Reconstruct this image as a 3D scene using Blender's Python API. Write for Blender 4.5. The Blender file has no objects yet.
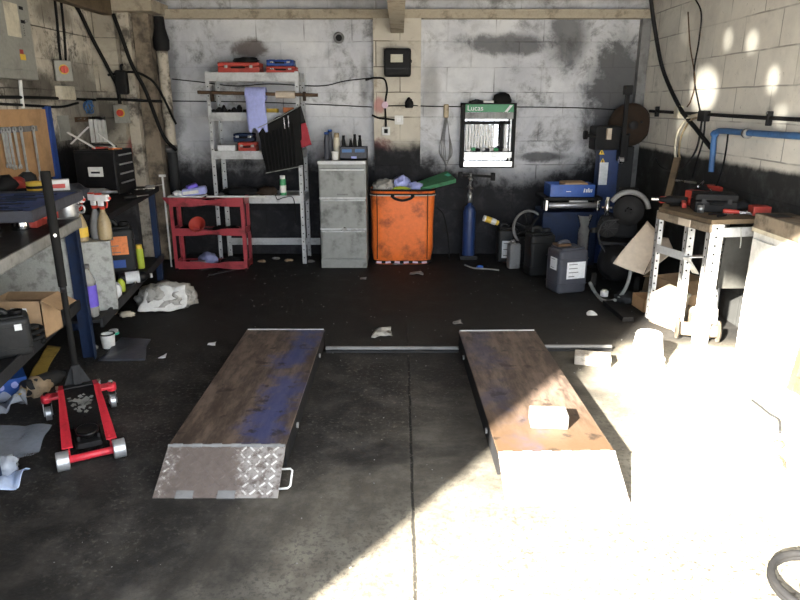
import bpy, bmesh, math, random
from mathutils import Vector, Matrix, noise as mnoise
PI = math.pi
SC = bpy.context.scene
COL = SC.collection
rnd = random.Random(7)

# ------------------------------------------------------------------ camera maths (to find real positions)
F, CH, TH = 650.0, 1.5, math.atan(195 / 650)
def ray(px, py):
    a, b = (px - 400) / F, (300 - py) / F
    return Vector((a, math.cos(TH) + b * math.sin(TH), -math.sin(TH) + b * math.cos(TH)))
def Pg(px, py, z=0.0):
    d = ray(px, py); t = (z - CH) / d.z
    return Vector((d.x * t, d.y * t, z))
def Py(px, py, Y):
    d = ray(px, py); t = Y / d.y
    return Vector((d.x * t, Y, CH + d.z * t))
def Px(px, py, X):
    d = ray(px, py); t = X / d.x
    return Vector((X, d.y * t, CH + d.z * t))

# ------------------------------------------------------------------ materials
def nn(nt, t, **kw):
    n = nt.nodes.new(t)
    for k, v in kw.items():
        setattr(n, k, v)
    return n
def c4(c): return (c[0], c[1], c[2], 1)
def mixc(nt, fac, a, b):
    m = nn(nt, 'ShaderNodeMix', data_type='RGBA')
    L = nt.links
    for s, v in ((m.inputs[0], fac), (m.inputs[6], a), (m.inputs[7], b)):
        if isinstance(v, (tuple, list)): s.default_value = c4(v)
        elif isinstance(v, (int, float)): s.default_value = v
        else: L.new(v, s)
    return m.outputs[2]
def mth(nt, op, a, b=None, c=None, clamp=False):
    m = nn(nt, 'ShaderNodeMath', operation=op, use_clamp=clamp)
    for i, v in enumerate((a, b, c)):
        if v is None: continue
        if isinstance(v, (int, float)): m.inputs[i].default_value = v
        else: nt.links.new(v, m.inputs[i])
    return m.outputs[0]
def ramp(nt, fac, lo, hi):
    m = nn(nt, 'ShaderNodeMapRange', interpolation_type='SMOOTHSTEP')
    m.inputs[1].default_value = lo; m.inputs[2].default_value = hi
    nt.links.new(fac, m.inputs[0])
    return m.outputs[0]
def noi(nt, vec, scale, detail=4, rough=.6, dist=0):
    n = nn(nt, 'ShaderNodeTexNoise')
    n.inputs['Scale'].default_value = scale; n.inputs['Detail'].default_value = detail
    n.inputs['Roughness'].default_value = rough; n.inputs['Distortion'].default_value = dist
    nt.links.new(vec, n.inputs['Vector'])
    return n.outputs['Fac']
def newmat(name):
    m = bpy.data.materials.new(name); m.use_nodes = True
    nt = m.node_tree
    return m, nt, nt.nodes['Principled BSDF']
def mat(name, col, rough=.6, metal=0, dirt=.35, scale=7, dcol=(.02, .017, .014), bump=.15, lo=.48, hi=.68, alpha=1, trans=0, emit=None):
    m, nt, p = newmat(name)
    tc = nn(nt, 'ShaderNodeTexCoord').outputs['Object']
    n1 = noi(nt, tc, scale, 6, .65)
    f = mth(nt, 'MULTIPLY', ramp(nt, n1, lo, hi), dirt)
    n2 = noi(nt, tc, scale * 6, 3)
    lite = tuple(min(1, x * 1.18) for x in col); dark = tuple(x * .8 for x in col)
    base = mixc(nt, n2, dark, lite)
    nt.links.new(mixc(nt, f, base, dcol), p.inputs['Base Color'])
    r = mth(nt, 'ADD', mth(nt, 'MULTIPLY', n1, .3), rough - .15, clamp=True)
    nt.links.new(r, p.inputs['Roughness'])
    p.inputs['Metallic'].default_value = metal
    if not metal and max(col) < .12: p.inputs['Specular IOR Level'].default_value = .22
    if bump:
        b = nn(nt, 'ShaderNodeBump'); b.inputs['Strength'].default_value = bump; b.inputs['Distance'].default_value = .01
        nt.links.new(n2, b.inputs['Height']); nt.links.new(b.outputs[0], p.inputs['Normal'])
    if trans:
        p.inputs['Transmission Weight'].default_value = trans
        p.inputs['IOR'].default_value = 1.1
    if alpha < 1: p.inputs['Alpha'].default_value = alpha
    return m
M = {}
def dm(k, *a, **kw): M[k] = mat(k, *a, **kw)
dm('black', (.010, .010, .011), .68, dirt=.3, dcol=(.03, .028, .025))
dm('black_gloss', (.008, .008, .009), .36, dirt=.2, dcol=(.035, .032, .03))
dm('rubber', (.009, .009, .009), .85, dirt=.25, dcol=(.025, .023, .02))
dm('charcoal', (.024, .025, .027), .6, dirt=.4)
dm('navy', (.012, .024, .062), .6, dirt=.45)
dm('blue', (.02, .07, .3), .4, dirt=.25)
dm('blue_bright', (.02, .09, .38), .4, dirt=.12)
dm('blue_pipe', (.05, .14, .33), .5, dirt=.35)
dm('red', (.40, .055, .07), .42, dirt=.5, scale=9)
dm('red_jack', (.62, .03, .05), .38, dirt=.3, scale=12)
dm('red_plain', (.42, .05, .035), .5, dirt=.3)
dm('orange', (.8, .17, .025), .55, dirt=.95, scale=4.5, dcol=(.2, .04, .01), lo=.46, hi=.7)
dm('galv', (.46, .47, .48), .42, .75, dirt=.4, dcol=(.1, .09, .08))
dm('galv_flat', (.52, .53, .54), .5, .2, dirt=.45, dcol=(.07, .065, .06))
dm('steel', (.62, .62, .62), .28, 1, dirt=.3, dcol=(.12, .1, .08))
dm('chrome', (.78, .78, .78), .13, 1, dirt=.1)
dm('wheel_silver', (.5, .52, .54), .35, .6, dirt=.25)
dm('cabinet_grey', (.27, .28, .27), .5, dirt=.75, scale=4, dcol=(.05, .048, .045))
dm('panel_grey', (.30, .30, .27), .5, dirt=.2)
dm('bench_edge', (.24, .24, .23), .6, dirt=.45)
dm('speckle', (.36, .37, .35), .7, dirt=.6, scale=16, dcol=(.12, .12, .11))
dm('card', (.42, .28, .16), .85, dirt=.35, scale=4, dcol=(.12, .075, .04))
dm('card_pale', (.55, .47, .38), .85, dirt=.3, scale=4, dcol=(.25, .2, .15))
dm('wood', (.5, .3, .15), .7, dirt=.3, scale=5, dcol=(.12, .07, .03))
dm('wood_grey', (.26, .21, .155), .8, dirt=.85, scale=5, dcol=(.05, .04, .03), lo=.42, hi=.64)
dm('timber_dark', (.12, .085, .05), .85, dirt=.5)
dm('plate_pale', (.4, .35, .27), .85, dirt=.55, scale=9, dcol=(.07, .055, .04))
dm('white', (.72, .72, .7), .55, dirt=.18)
dm('white_plain', (.8, .8, .8), .5, dirt=.05)
dm('paper', (.74, .76, .78), .85, dirt=.12)
dm('paper_blue', (.38, .42, .78), .85, dirt=.08)
dm('blue_paper_light', (.5, .62, .9), .85, dirt=.1)
dm('cream', (.62, .57, .45), .6, dirt=.3)
dm('pipe_cream', (.5, .45, .37), .65, dirt=.9, scale=6, dcol=(.06, .05, .042), lo=.45, hi=.62)
dm('violet', (.15, .1, .6), .6, dirt=.1)
dm('yellow', (.75, .5, .06), .6, dirt=.3)
dm('yellow_card', (.36, .25, .05), .8, dirt=.5, scale=9)
dm('green_card', (.03, .17, .07), .7, dirt=.5)
dm('green', (.05, .3, .12), .5, dirt=.2)
dm('green_sign', (.06, .27, .13), .5, dirt=.12)
dm('green_cap', (.03, .42, .28), .5, dirt=.1)
dm('lime', (.45, .55, .05), .5, dirt=.1)
dm('jerry', (.06, .064, .08), .38, dirt=.25, dcol=(.03, .028, .026))
dm('jerry_black', (.017, .018, .019), .45, dirt=.3, dcol=(.035, .033, .03))
dm('foam', (.035, .075, .26), .8, dirt=.2)
dm('label_orange', (.8, .25, .08), .6, dirt=.3, scale=18)
dm('leather', (.33, .24, .15), .8, dirt=.4)
dm('glove_tan', (.4, .3, .2), .85, dirt=.4)
dm('amber', (.36, .28, .16), .4, dirt=.5, scale=14)
dm('rag_blue', (.22, .24, .42), .9, dirt=.3)
dm('brown', (.1, .06, .035), .7, dirt=.4)
dm('rust', (.04, .026, .018), .8, dirt=.5)
dm('sackgrey', (.42, .41, .38), .6, dirt=.95, scale=10, dcol=(.07, .065, .06))
M['floor'] = None
dm('block_grey', (.17, .165, .15), .95, dirt=.8, scale=40, dcol=(.1, .09, .08), bump=.6)
dm('concrete', (.5, .48, .44), .9, dirt=.5, scale=25, dcol=(.3, .28, .25), bump=.5)
dm('brick_dirty', (.42, .38, .33), .9, dirt=.5, scale=25, bump=.5)
dm('maroon', (.36, .03, .045), .8, dirt=.2)
dm('tool_red', (.6, .06, .04), .4, dirt=.15)
dm('lens_amber', (.55, .25, .06), .35, dirt=.1)
dm('flap_steel', (.17, .14, .125), .5, .3, dirt=.4, scale=7, dcol=(.75, .74, .7), lo=.55, hi=.62)
dm('lcd', (.42, .4, .3), .4, dirt=.05)
dm('pink', (.7, .5, .6), .6, dirt=.1)
dm('mid_grey', (.2, .2, .2), .6, dirt=.4)
dm('cyl_blue', (.018, .042, .14), .4, dirt=.3)
dm('door_wood', (.11, .075, .045), .8, dirt=.4)
dm('tread', (.22, .19, .17), .32, .5, dirt=.5, scale=5, dcol=(.85, .85, .82), lo=.5, hi=.6, bump=0)
dm('dark_sheet', (.06, .06, .056), .6, dirt=.3)
M['film'] = mat('film', (.6, .66, .76), .14, dirt=.15, alpha=.5, dcol=(.4, .4, .42), bump=.3)
M['film_dense'] = mat('film_dense', (.85, .84, .8), .3, dirt=.15, alpha=.85, dcol=(.4, .4, .42), bump=.3)
M['clear'] = mat('clear', (.42, .42, .4), .15, dirt=.1, alpha=.5, bump=0)

# blockwork wall. axis: which world axis runs along the wall
def wallmat(name, axis, upper, upper2, grime, dado, dado_z, blobs=(), soft=.1, gr=(.5, .72), gfac=.8, jl=.42, jf=.75, mb=.8):
    m, nt, p = newmat(name); L = nt.links
    tc = nn(nt, 'ShaderNodeTexCoord').outputs['Object']
    sx = nn(nt, 'ShaderNodeSeparateXYZ'); L.new(tc, sx.inputs[0])
    cx = nn(nt, 'ShaderNodeCombineXYZ')
    L.new(sx.outputs[axis], cx.inputs[0]); L.new(sx.outputs[2], cx.inputs[1])
    wob = noi(nt, tc, 3, 2)
    L.new(mth(nt, 'ADD', sx.outputs[2], mth(nt, 'MULTIPLY', wob, .012)), cx.inputs[1])
    br = nn(nt, 'ShaderNodeTexBrick'); L.new(cx.outputs[0], br.inputs['Vector'])
    br.inputs['Scale'].default_value = 1; br.inputs['Brick Width'].default_value = .46; br.inputs['Row Height'].default_value = .232
    br.inputs['Mortar Size'].default_value = .006; br.inputs['Mortar Smooth'].default_value = .4; br.inputs['Bias'].default_value = 0
    br.inputs['Color1'].default_value = (.96, .96, .96, 1); br.inputs['Color2'].default_value = (1, 1, 1, 1); br.inputs['Mortar'].default_value = (.9, .9, .9, 1)
    n1 = noi(nt, tc, 1.6, 7, .68, .4); n2 = noi(nt, tc, 5, 8, .72, .3); n3 = noi(nt, tc, 30, 4, .7)
    col = mixc(nt, ramp(nt, n1, .35, .65), upper, upper2)
    g = mth(nt, 'MULTIPLY', ramp(nt, n2, gr[0], gr[1]), gfac)
    g = mth(nt, 'MULTIPLY', g, ramp(nt, noi(nt, tc, 1.1, 3), .3, .62))
    col = mixc(nt, g, col, grime)
    # fine black pits
    col = mixc(nt, mth(nt, 'MULTIPLY', ramp(nt, n3, .66, .72), .55), col, grime)
    # thin grimy joint lines, broken up
    col = mixc(nt, mth(nt, 'MULTIPLY', br.outputs['Fac'], mth(nt, 'MULTIPLY', ramp(nt, noi(nt, tc, 2.3, 3), jl, jl + .16), jf)), col, tuple(x * .5 for x in grime))
    for (bx, by, bz, rx, rz_, bc, st) in blobs:
        s = nn(nt, 'ShaderNodeVectorMath', operation='SUBTRACT'); L.new(tc, s.inputs[0]); s.inputs[1].default_value = (bx, by, bz)
        d = nn(nt, 'ShaderNodeVectorMath', operation='MULTIPLY'); L.new(s.outputs[0], d.inputs[0]); d.inputs[1].default_value = (1 / rx if axis == 0 else 0, 1 / rx if axis == 1 else 0, 1 / rz_)
        ln = nn(nt, 'ShaderNodeVectorMath', operation='LENGTH'); L.new(d.outputs[0], ln.inputs[0])
        v = mth(nt, 'ADD', ln.outputs['Value'], mth(nt, 'MULTIPLY', mth(nt, 'SUBTRACT', n2, .5), 2.2))
        mr = nn(nt, 'ShaderNodeMapRange', interpolation_type='SMOOTHSTEP'); mr.inputs[1].default_value = 1.25; mr.inputs[2].default_value = .55
        L.new(v, mr.inputs[0])
        col = mixc(nt, mth(nt, 'MULTIPLY', mr.outputs[0], st), col, bc)
    zz = mth(nt, 'ADD', sx.outputs[2], mth(nt, 'MULTIPLY', mth(nt, 'SUBTRACT', n2, .5), soft * 3.4))
    if isinstance(dado_z, (list, tuple)):     # dado height varies along the wall: (pos, z) pairs
        cr = nn(nt, 'ShaderNodeFloatCurve'); cm = cr.mapping.curves[0]
        lo_, hi_ = dado_z[0][0], dado_z[-1][0]
        cm.points[0].location = (0, dado_z[0][1] / 2); cm.points[1].location = (1, dado_z[-1][1] / 2)
        for q, z in dado_z[1:-1]: cm.points.new((q - lo_) / (hi_ - lo_), z / 2)
        cr.mapping.update()
        mr = nn(nt, 'ShaderNodeMapRange'); mr.inputs[1].default_value = lo_; mr.inputs[2].default_value = hi_
        L.new(sx.outputs[axis], mr.inputs[0]); L.new(mr.outputs[0], cr.inputs['Value'])
        zz = mth(nt, 'ADD', mth(nt, 'SUBTRACT', zz, mth(nt, 'MULTIPLY', cr.outputs[0], 2)), 1.0)
        dz = 1.0
    else: dz = dado_z
    mr = nn(nt, 'ShaderNodeMapRange', interpolation_type='SMOOTHSTEP'); mr.inputs[1].default_value = dz + soft * 1.3; mr.inputs[2].default_value = dz - soft * 1.0
    L.new(zz, mr.inputs[0])
    dcol = mixc(nt, ramp(nt, n2, .45, .75), dado, tuple(x * 2.3 + .005 for x in dado))
    col = mixc(nt, mr.outputs[0], col, dcol)
    mul = nn(nt, 'ShaderNodeMix', data_type='RGBA', blend_type='MULTIPLY'); mul.inputs[0].default_value = 1
    L.new(col, mul.inputs[6]); L.new(br.outputs['Color'], mul.inputs[7])
    L.new(mul.outputs[2], p.inputs['Base Color'])
    p.inputs['Roughness'].default_value = .85; p.inputs['Specular IOR Level'].default_value = .2
    h = mth(nt, 'SUBTRACT', mth(nt, 'MULTIPLY', n2, .35), mth(nt, 'MULTIPLY', br.outputs['Fac'], mb))
    b = nn(nt, 'ShaderNodeBump'); b.inputs['Strength'].default_value = .5; b.inputs['Distance'].default_value = .012
    L.new(h, b.inputs['Height']); L.new(b.outputs[0], p.inputs['Normal'])
    return m
SOOT = (.035, .035, .037)
M['wall_back'] = wallmat('wall_back', 0, (.68, .69, .71), (.5, .51, .55), (.1, .095, .09), (.021, .021, .0235),
    [(-2.8, 1.0), (-1.7, .98), (-.9, 1.0), (-.45, 1.0), (.2, .98), (.75, .85), (1.2, .78), (1.7, .9), (2.35, 1.05)],
    blobs=[(1.05, 6.6, 2.06, .5, .1, SOOT, .75), (1.62, 6.6, 2.1, .2, .28, SOOT, .75), (-1.45, 6.6, 2.02, .18, .09, (.1, .075, .065), .85),
           (1.45, 6.6, 1.0, .28, .05, SOOT, .8), (2.15, 6.6, 1.5, .35, .7, SOOT, .85), (-2.3, 6.6, 1.5, .15, .9, SOOT, .6),
           (-.35, 6.6, 1.7, .05, .25, SOOT, .4), (.3, 6.6, 1.65, .1, .3, (.2, .19, .18), .5)], soft=.14, jl=.5, jf=.6, mb=.3, gr=(.46, .7))
M['wall_left'] = wallmat('wall_left', 1, (.82, .77, .67), (.5, .45, .37), (.05, .043, .036), (.014, .013, .013), [(.9, .7), (3.0, .8), (4.3, 1.2), (5.3, 1.25), (6.6, 1.0)],
    blobs=[(-2.8, 5.2, 1.62, .5, .14, (.05, .045, .04), .85), (-2.8, 6.0, 1.5, .5, .4, (.06, .055, .05), .7), (-2.8, 5.7, 2.2, .3, .1, (.1, .09, .075), .6)], soft=.12, gr=(.48, .64), gfac=1)
M['wall_right'] = wallmat('wall_right', 1, (.78, .75, .68), (.62, .6, .55), (.16, .15, .13), (.032, .033, .033), 1.1, soft=.02, gr=(.52, .75), gfac=.6, mb=.5, jf=.5)
M['pier'] = wallmat('pier', 0, (.60, .56, .48), (.5, .46, .39), (.2, .15, .1), (.016, .016, .018), 1.12,
    blobs=[(-.18, 6.5, 1.02, .14, .16, (.22, .05, .055), .85), (-.2, 6.5, 1.5, .06, .08, (.45, .16, .16), .7)], soft=.06)
M['pier_left'] = wallmat('pier_left', 0, (.5, .46, .38), (.36, .32, .26), (.06, .052, .045), (.05, .05, .055), .9,
    blobs=[(-2.52, 6.35, 1.1, .08, .12, (.3, .04, .05), .8), (-2.75, 6.3, 1.4, .2, .2, (.04, .035, .03), .8)], soft=.12)

def floormat():
    m, nt, p = newmat('floor'); L = nt.links
    tc = nn(nt, 'ShaderNodeTexCoord').outputs['Object']
    sx = nn(nt, 'ShaderNodeSeparateXYZ'); L.new(tc, sx.inputs[0])
    X, Y = sx.outputs[0], sx.outputs[1]
    n1 = noi(nt, tc, .9, 6, .65, .5); n2 = noi(nt, tc, 5, 8, .72); n3 = noi(nt, tc, 45, 5, .75); n4 = noi(nt, tc, 170, 2, .6)
    # oil-blackened inside the shop, bare concrete towards the door on the right
    v = mth(nt, 'ADD', mth(nt, 'MULTIPLY', X, .55), mth(nt, 'MULTIPLY', mth(nt, 'SUBTRACT', 3.1, Y), .52))
    v = mth(nt, 'ADD', v, mth(nt, 'MULTIPLY', mth(nt, 'SUBTRACT', n1, .5), 2.2))
    clean = mth(nt, 'MULTIPLY', ramp(nt, v, -.1, 1.25), ramp(nt, mth(nt, 'MULTIPLY', mth(nt, 'ADD', Y, mth(nt, 'MULTIPLY', n2, .3)), -1), -4.3, -4.05))
    oil = mixc(nt, ramp(nt, n2, .4, .7), (.016, .0152, .0145), (.05, .046, .042))
    oil = mixc(nt, mth(nt, 'MULTIPLY', ramp(nt, mth(nt, 'ADD', Y, n1), 3.9, 5.2), .75), oil, (.007, .0068, .0068))
    bare = mixc(nt, ramp(nt, n2, .35, .65), (.17, .15, .12), (.27, .25, .2))
    bare = mixc(nt, mth(nt, 'MULTIPLY', ramp(nt, n3, .5, .62), mth(nt, 'ADD', .55, mth(nt, 'MULTIPLY', ramp(nt, mth(nt, 'MULTIPLY', Y, -1), -2.5, -1.9), .45))), bare, (.045, .038, .03))
    col = mixc(nt, clean, oil, bare)
    # gritty wear flecks
    fl = mth(nt, 'MULTIPLY', ramp(nt, n3, .52, .66), mth(nt, 'MULTIPLY', mth(nt, 'MULTIPLY', ramp(nt, n1, .36, .6), ramp(nt, mth(nt, 'MULTIPLY', Y, -1), -4.4, -3.4)), .7))
    col = mixc(nt, fl, col, (.13, .12, .108))
    fl2 = mth(nt, 'MULTIPLY', ramp(nt, n4, .68, .74), ramp(nt, n2, .5, .68))
    col = mixc(nt, mth(nt, 'MULTIPLY', fl2, .5), col, (.25, .24, .22))
    # rubble-filled joint down the middle
    jx = mth(nt, 'ABSOLUTE', mth(nt, 'SUBTRACT', X, mth(nt, 'ADD', .035, mth(nt, 'MULTIPLY', n2, .03))))
    j = mth(nt, 'MULTIPLY', ramp(nt, mth(nt, 'MULTIPLY', jx, -1), -.009, -.003), ramp(nt, mth(nt, 'MULTIPLY', Y, -1), -4.6, -4.0))
    jcol = mixc(nt, ramp(nt, n3, .55, .66), (.006, .006, .006), (.15, .13, .11))
    col = mixc(nt, mth(nt, 'MULTIPLY', j, .85), col, jcol)
    L.new(col, p.inputs['Base Color'])
    L.new(mth(nt, 'ADD', .48, mth(nt, 'MULTIPLY', n2, .5), clamp=True), p.inputs['Roughness'])
    p.inputs['Specular IOR Level'].default_value = .3
    b = nn(nt, 'ShaderNodeBump'); b.inputs['Strength'].default_value = .45; b.inputs['Distance'].default_value = .006
    L.new(mth(nt, 'SUBTRACT', mth(nt, 'ADD', mth(nt, 'MULTIPLY', n3, .8), n2), j), b.inputs['Height']); L.new(b.outputs[0], p.inputs['Normal'])
    return m
M['floor'] = floormat()

def deckmat(name, blue_x, side):
    """worn steel ramp deck: rusty brown wear, remains of blue paint"""
    m, nt, p = newmat(name); L = nt.links
    tc = nn(nt, 'ShaderNodeTexCoord').outputs['Object']
    sx = nn(nt, 'ShaderNodeSeparateXYZ'); L.new(tc, sx.inputs[0])
    mp = nn(nt, 'ShaderNodeMapping'); mp.inputs['Scale'].default_value = (5, 1.2, 1); L.new(tc, mp.inputs[0])
    ns = noi(nt, mp.outputs[0], 4, 7, .7); n2 = noi(nt, tc, 6, 7, .7, .3); n3 = noi(nt, tc, 2.2, 4, .6)
    base = mixc(nt, ramp(nt, ns, .35, .68), (.055, .04, .032), (.17, .125, .1))
    base = mixc(nt, ramp(nt, sx.outputs[1], -.1, -.75), base, (.085, .052, .03)) if side > 0 else base
    bl = mth(nt, 'MULTIPLY', mth(nt, 'ABSOLUTE', mth(nt, 'SUBTRACT', sx.outputs[0], blue_x)), -1)
    bl = ramp(nt, mth(nt, 'ADD', bl, mth(nt, 'MULTIPLY', mth(nt, 'SUBTRACT', n2, .5), .55)), -.13, .02)
    bl = mth(nt, 'MULTIPLY', bl, mth(nt, 'MULTIPLY', ramp(nt, n3, .36, .5), .85))
    col = mixc(nt, mth(nt, 'MULTIPLY', bl, .8 if side < 0 else .5), base, (.035, .065, .22) if side < 0 else (.03, .05, .13))
    col = mixc(nt, mth(nt, 'MULTIPLY', ramp(nt, noi(nt, tc, 9, 5, .6), .58, .66), .7), col, (.015, .012, .01))
    L.new(col, p.inputs['Base Color']); p.inputs['Metallic'].default_value = .15
    L.new(mth(nt, 'ADD', .3, mth(nt, 'MULTIPLY', n2, .45)), p.inputs['Roughness'])
    b = nn(nt, 'ShaderNodeBump'); b.inputs['Strength'].default_value = .2; b.inputs['Distance'].default_value = .005
    L.new(ns, b.inputs['Height']); L.new(b.outputs[0], p.inputs['Normal'])
    return m
def flapmat(name, k):
    """bare checker plate with remains of white paint at its right third and left edge"""
    m, nt, p = newmat(name); L = nt.links
    tc = nn(nt, 'ShaderNodeTexCoord').outputs['Object']
    sx = nn(nt, 'ShaderNodeSeparateXYZ'); L.new(tc, sx.inputs[0])
    n1 = noi(nt, tc, 9, 6, .7); n2 = noi(nt, tc, 26, 5, .7)
    xx = mth(nt, 'ADD', sx.outputs[0], mth(nt, 'MULTIPLY', mth(nt, 'SUBTRACT', n1, .5), .3))
    msk = mth(nt, 'MAXIMUM', ramp(nt, xx, .05, .1), mth(nt, 'MULTIPLY', ramp(nt, mth(nt, 'MULTIPLY', xx, -1), .15, .2), ramp(nt, n1, .45, .6)))
    msk = mth(nt, 'MULTIPLY', msk, mth(nt, 'MULTIPLY', ramp(nt, n2, .36, .56), k))
    base = mixc(nt, n2, (.1, .082, .074), (.25, .21, .19))
    L.new(mixc(nt, msk, base, (.78, .77, .75)), p.inputs['Base Color'])
    p.inputs['Metallic'].default_value = .25; p.inputs['Roughness'].default_value = .42
    return m
M['flap_plate'] = flapmat('flap_plate', .3); M['flap_tread'] = flapmat('flap_tread', 1.0)
M['deck_l'] = deckmat('deck_l', .14, -1); M['deck_r'] = deckmat('deck_r', -.15, 1)

# ------------------------------------------------------------------ mesh building
class B:
    def __init__(s): s.bm = bmesh.new()
    def _x(s, vs, loc, rot):
        mt = Matrix.Translation(Vector(loc))
        if rot: 
            from mathutils import Euler
            mt = mt @ Euler(rot).to_matrix().to_4x4()
        bmesh.ops.transform(s.bm, matrix=mt, verts=vs)
    def box(s, c, size, rot=None, bev=0):
        r = bmesh.ops.create_cube(s.bm, size=1); vs = r['verts']
        bmesh.ops.scale(s.bm, vec=size, verts=vs)
        if bev:
            es = list({e for v in vs for e in v.link_edges})
            r2 = bmesh.ops.bevel(s.bm, geom=es, offset=min(bev, min(size) * .45), segments=2, affect='EDGES', profile=.6)
            vs = list({v for f in r2['faces'] for v in f.verts} | {v for v in vs if v.is_valid})
        s._x(vs, c, rot); return s
    def b2(s, a, b_, bev=0):
        return s.box([(a[i] + b_[i]) / 2 for i in range(3)], [abs(b_[i] - a[i]) for i in range(3)], None, bev)
    def cyl(s, p, q, r, r2=None, seg=16, caps=True):
        p, q = Vector(p), Vector(q); d = q - p; l = d.length
        if l < 1e-6: return s
        rr = bmesh.ops.create_cone(s.bm, cap_ends=caps, segments=seg, radius1=r, radius2=r if r2 is None else r2, depth=l)
        mt = Matrix.Translation((p + q) / 2) @ d.to_track_quat('Z', 'Y').to_matrix().to_4x4()
        bmesh.ops.transform(s.bm, matrix=mt, verts=rr['verts']); return s
    def bar(s, p, q, w, h, roll=0):
        p, q = Vector(p), Vector(q); d = q - p
        r = bmesh.ops.create_cube(s.bm, size=1); bmesh.ops.scale(s.bm, vec=(w, h, d.length), verts=r['verts'])
        mt = Matrix.Translation((p + q) / 2) @ d.to_track_quat('Z', 'Y').to_matrix().to_4x4() @ Matrix.Rotation(roll, 4, 'Z')
        bmesh.ops.transform(s.bm, matrix=mt, verts=r['verts']); return s
    def tube(s, pts, r, seg=8, closed=False):
        pts = [Vector(p) for p in pts]; n = len(pts); rings = []
        up = Vector((.3, .2, 1)).normalized()
        for i in range(n):
            a = pts[i - 1] if (i > 0 or closed) else pts[i]; b_ = pts[(i + 1) % n] if (i < n - 1 or closed) else pts[i]
            t = (b_ - a).normalized()
            u = t.cross(up)
            if u.length < 1e-3: u = t.cross(Vector((1, 0, 0)))
            u.normalize(); up = u.cross(t).normalized()
            rad = r[i] if isinstance(r, (list, tuple)) else r
            rings.append([s.bm.verts.new(pts[i] + (u * math.cos(2 * PI * k / seg) + up * math.sin(2 * PI * k / seg)) * rad) for k in range(seg)])
        for i in range(n if closed else n - 1):
            A, C_ = rings[i], rings[(i + 1) % n]
            for k in range(seg): s.bm.faces.new((A[k], A[(k + 1) % seg], C_[(k + 1) % seg], C_[k]))
        if not closed:
            s.bm.faces.new(list(reversed(rings[0]))); s.bm.faces.new(rings[-1])
        return s
    def lathe(s, prof, c=(0, 0, 0), seg=24, rot=None, sx=1, sy=1):
        vs = []; rings = []
        for (r, z) in prof:
            if r < 1e-5: v = s.bm.verts.new((0, 0, z)); rings.append([v]); vs.append(v)
            else:
                R = [s.bm.verts.new((r * sx * math.cos(2 * PI * k / seg), r * sy * math.sin(2 * PI * k / seg), z)) for k in range(seg)]
                rings.append(R); vs += R
        for A, C_ in zip(rings, rings[1:]):
            for k in range(seg):
                if len(A) == 1 and len(C_) == 1: break
                if len(A) == 1: s.bm.faces.new((A[0], C_[k], C_[(k + 1) % seg]))
                elif len(C_) == 1: s.bm.faces.new((A[k], A[(k + 1) % seg], C_[0]))
                else: s.bm.faces.new((A[k], A[(k + 1) % seg], C_[(k + 1) % seg], C_[k]))
        s._x(vs, c, rot); return s
    def prism(s, poly, thick, loc=(0, 0, 0), rot=None):
        """polygon in local XY, extruded in +Z by thick"""
        lo = [s.bm.verts.new((x, y, 0)) for x, y in poly]; hi = [s.bm.verts.new((x, y, thick)) for x, y in poly]
        n = len(poly)
        s.bm.faces.new(list(reversed(lo))); s.bm.faces.new(hi)
        for i in range(n): s.bm.faces.new((lo[i], lo[(i + 1) % n], hi[(i + 1) % n], hi[i]))
        s._x(lo + hi, loc, rot); return s
    def lump(s, c, size, seed=0, amp=.25, freq=2.5, sub=3, flat=True, rot=None):
        r = bmesh.ops.create_icosphere(s.bm, subdivisions=sub, radius=1); vs = r['verts']
        for v in vs:
            n = mnoise.noise(v.co * freq + Vector((seed * 7.3, seed * 3.1, seed))) + .5 * mnoise.noise(v.co * freq * 2.3 + Vector((seed, 0, seed * 5)))
            v.co *= (1 + amp * (.75 - 2.2 * abs(n))) if amp > .32 else (1 + amp * n)
            if flat and v.co.z < -.55: v.co.z = -.55
        lo = min(v.co.z for v in vs)
        for v in vs: v.co.z -= lo
        h = max(v.co.z for v in vs)
        for v in vs: v.co = Vector((v.co.x * size[0] / 2, v.co.y * size[1] / 2, v.co.z * size[2] / h))
        s._x(vs, c, rot); return s
    def sheet(s, corners, nu=14, nv=14, amp=.02, freq=6, seed=0, z0=None):
        """crumpled sheet over 4 corner points"""
        a, b_, c, d = [Vector(p) for p in corners]; g = []
        for j in range(nv + 1):
            row = []
            for i in range(nu + 1):
                u, v = i / nu, j / nv
                p = (a * (1 - u) + b_ * u) * (1 - v) + (d * (1 - u) + c * u) * v
                q = p * freq + Vector((seed * 3.7, seed * 1.3, seed))
                o = Vector((mnoise.noise(q), mnoise.noise(q + Vector((9, 3, 1))), abs(mnoise.noise(q + Vector((2, 8, 5)))) * 1.6)) * amp
                p = p + o
                if z0 is not None and p.z < z0: p.z = z0
                row.append(s.bm.verts.new(p))
            g.append(row)
        for j in range(nv):
            for i in range(nu): s.bm.faces.new((g[j][i], g[j][i + 1], g[j + 1][i + 1], g[j + 1][i]))
        return s
    def build(s, name, m, parent=None, bev=0, smooth=False, solid=0, label=None, loc=None, rot=None, kind=None, sub=0):
        bmesh.ops.recalc_face_normals(s.bm, faces=s.bm.faces[:])
        me = bpy.data.meshes.new(name); s.bm.to_mesh(me); s.bm.free()
        me.materials.append(M[m] if isinstance(m, str) else m)
        o = bpy.data.objects.new(name, me); COL.objects.link(o)
        if smooth:
            for f in me.polygons: f.use_smooth = True
            if smooth != 'full':
                md = o.modifiers.new('ws', 'WEIGHTED_NORMAL')
                me.set_sharp_from_angle(angle=math.radians(40))
        if solid:
            md = o.modifiers.new('sol', 'SOLIDIFY'); md.thickness = solid
        if bev:
            md = o.modifiers.new('bev', 'BEVEL'); md.width = bev; md.segments = 2; md.limit_method = 'ANGLE'; md.angle_limit = math.radians(40)
        if parent is not None: o.parent = parent
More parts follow.
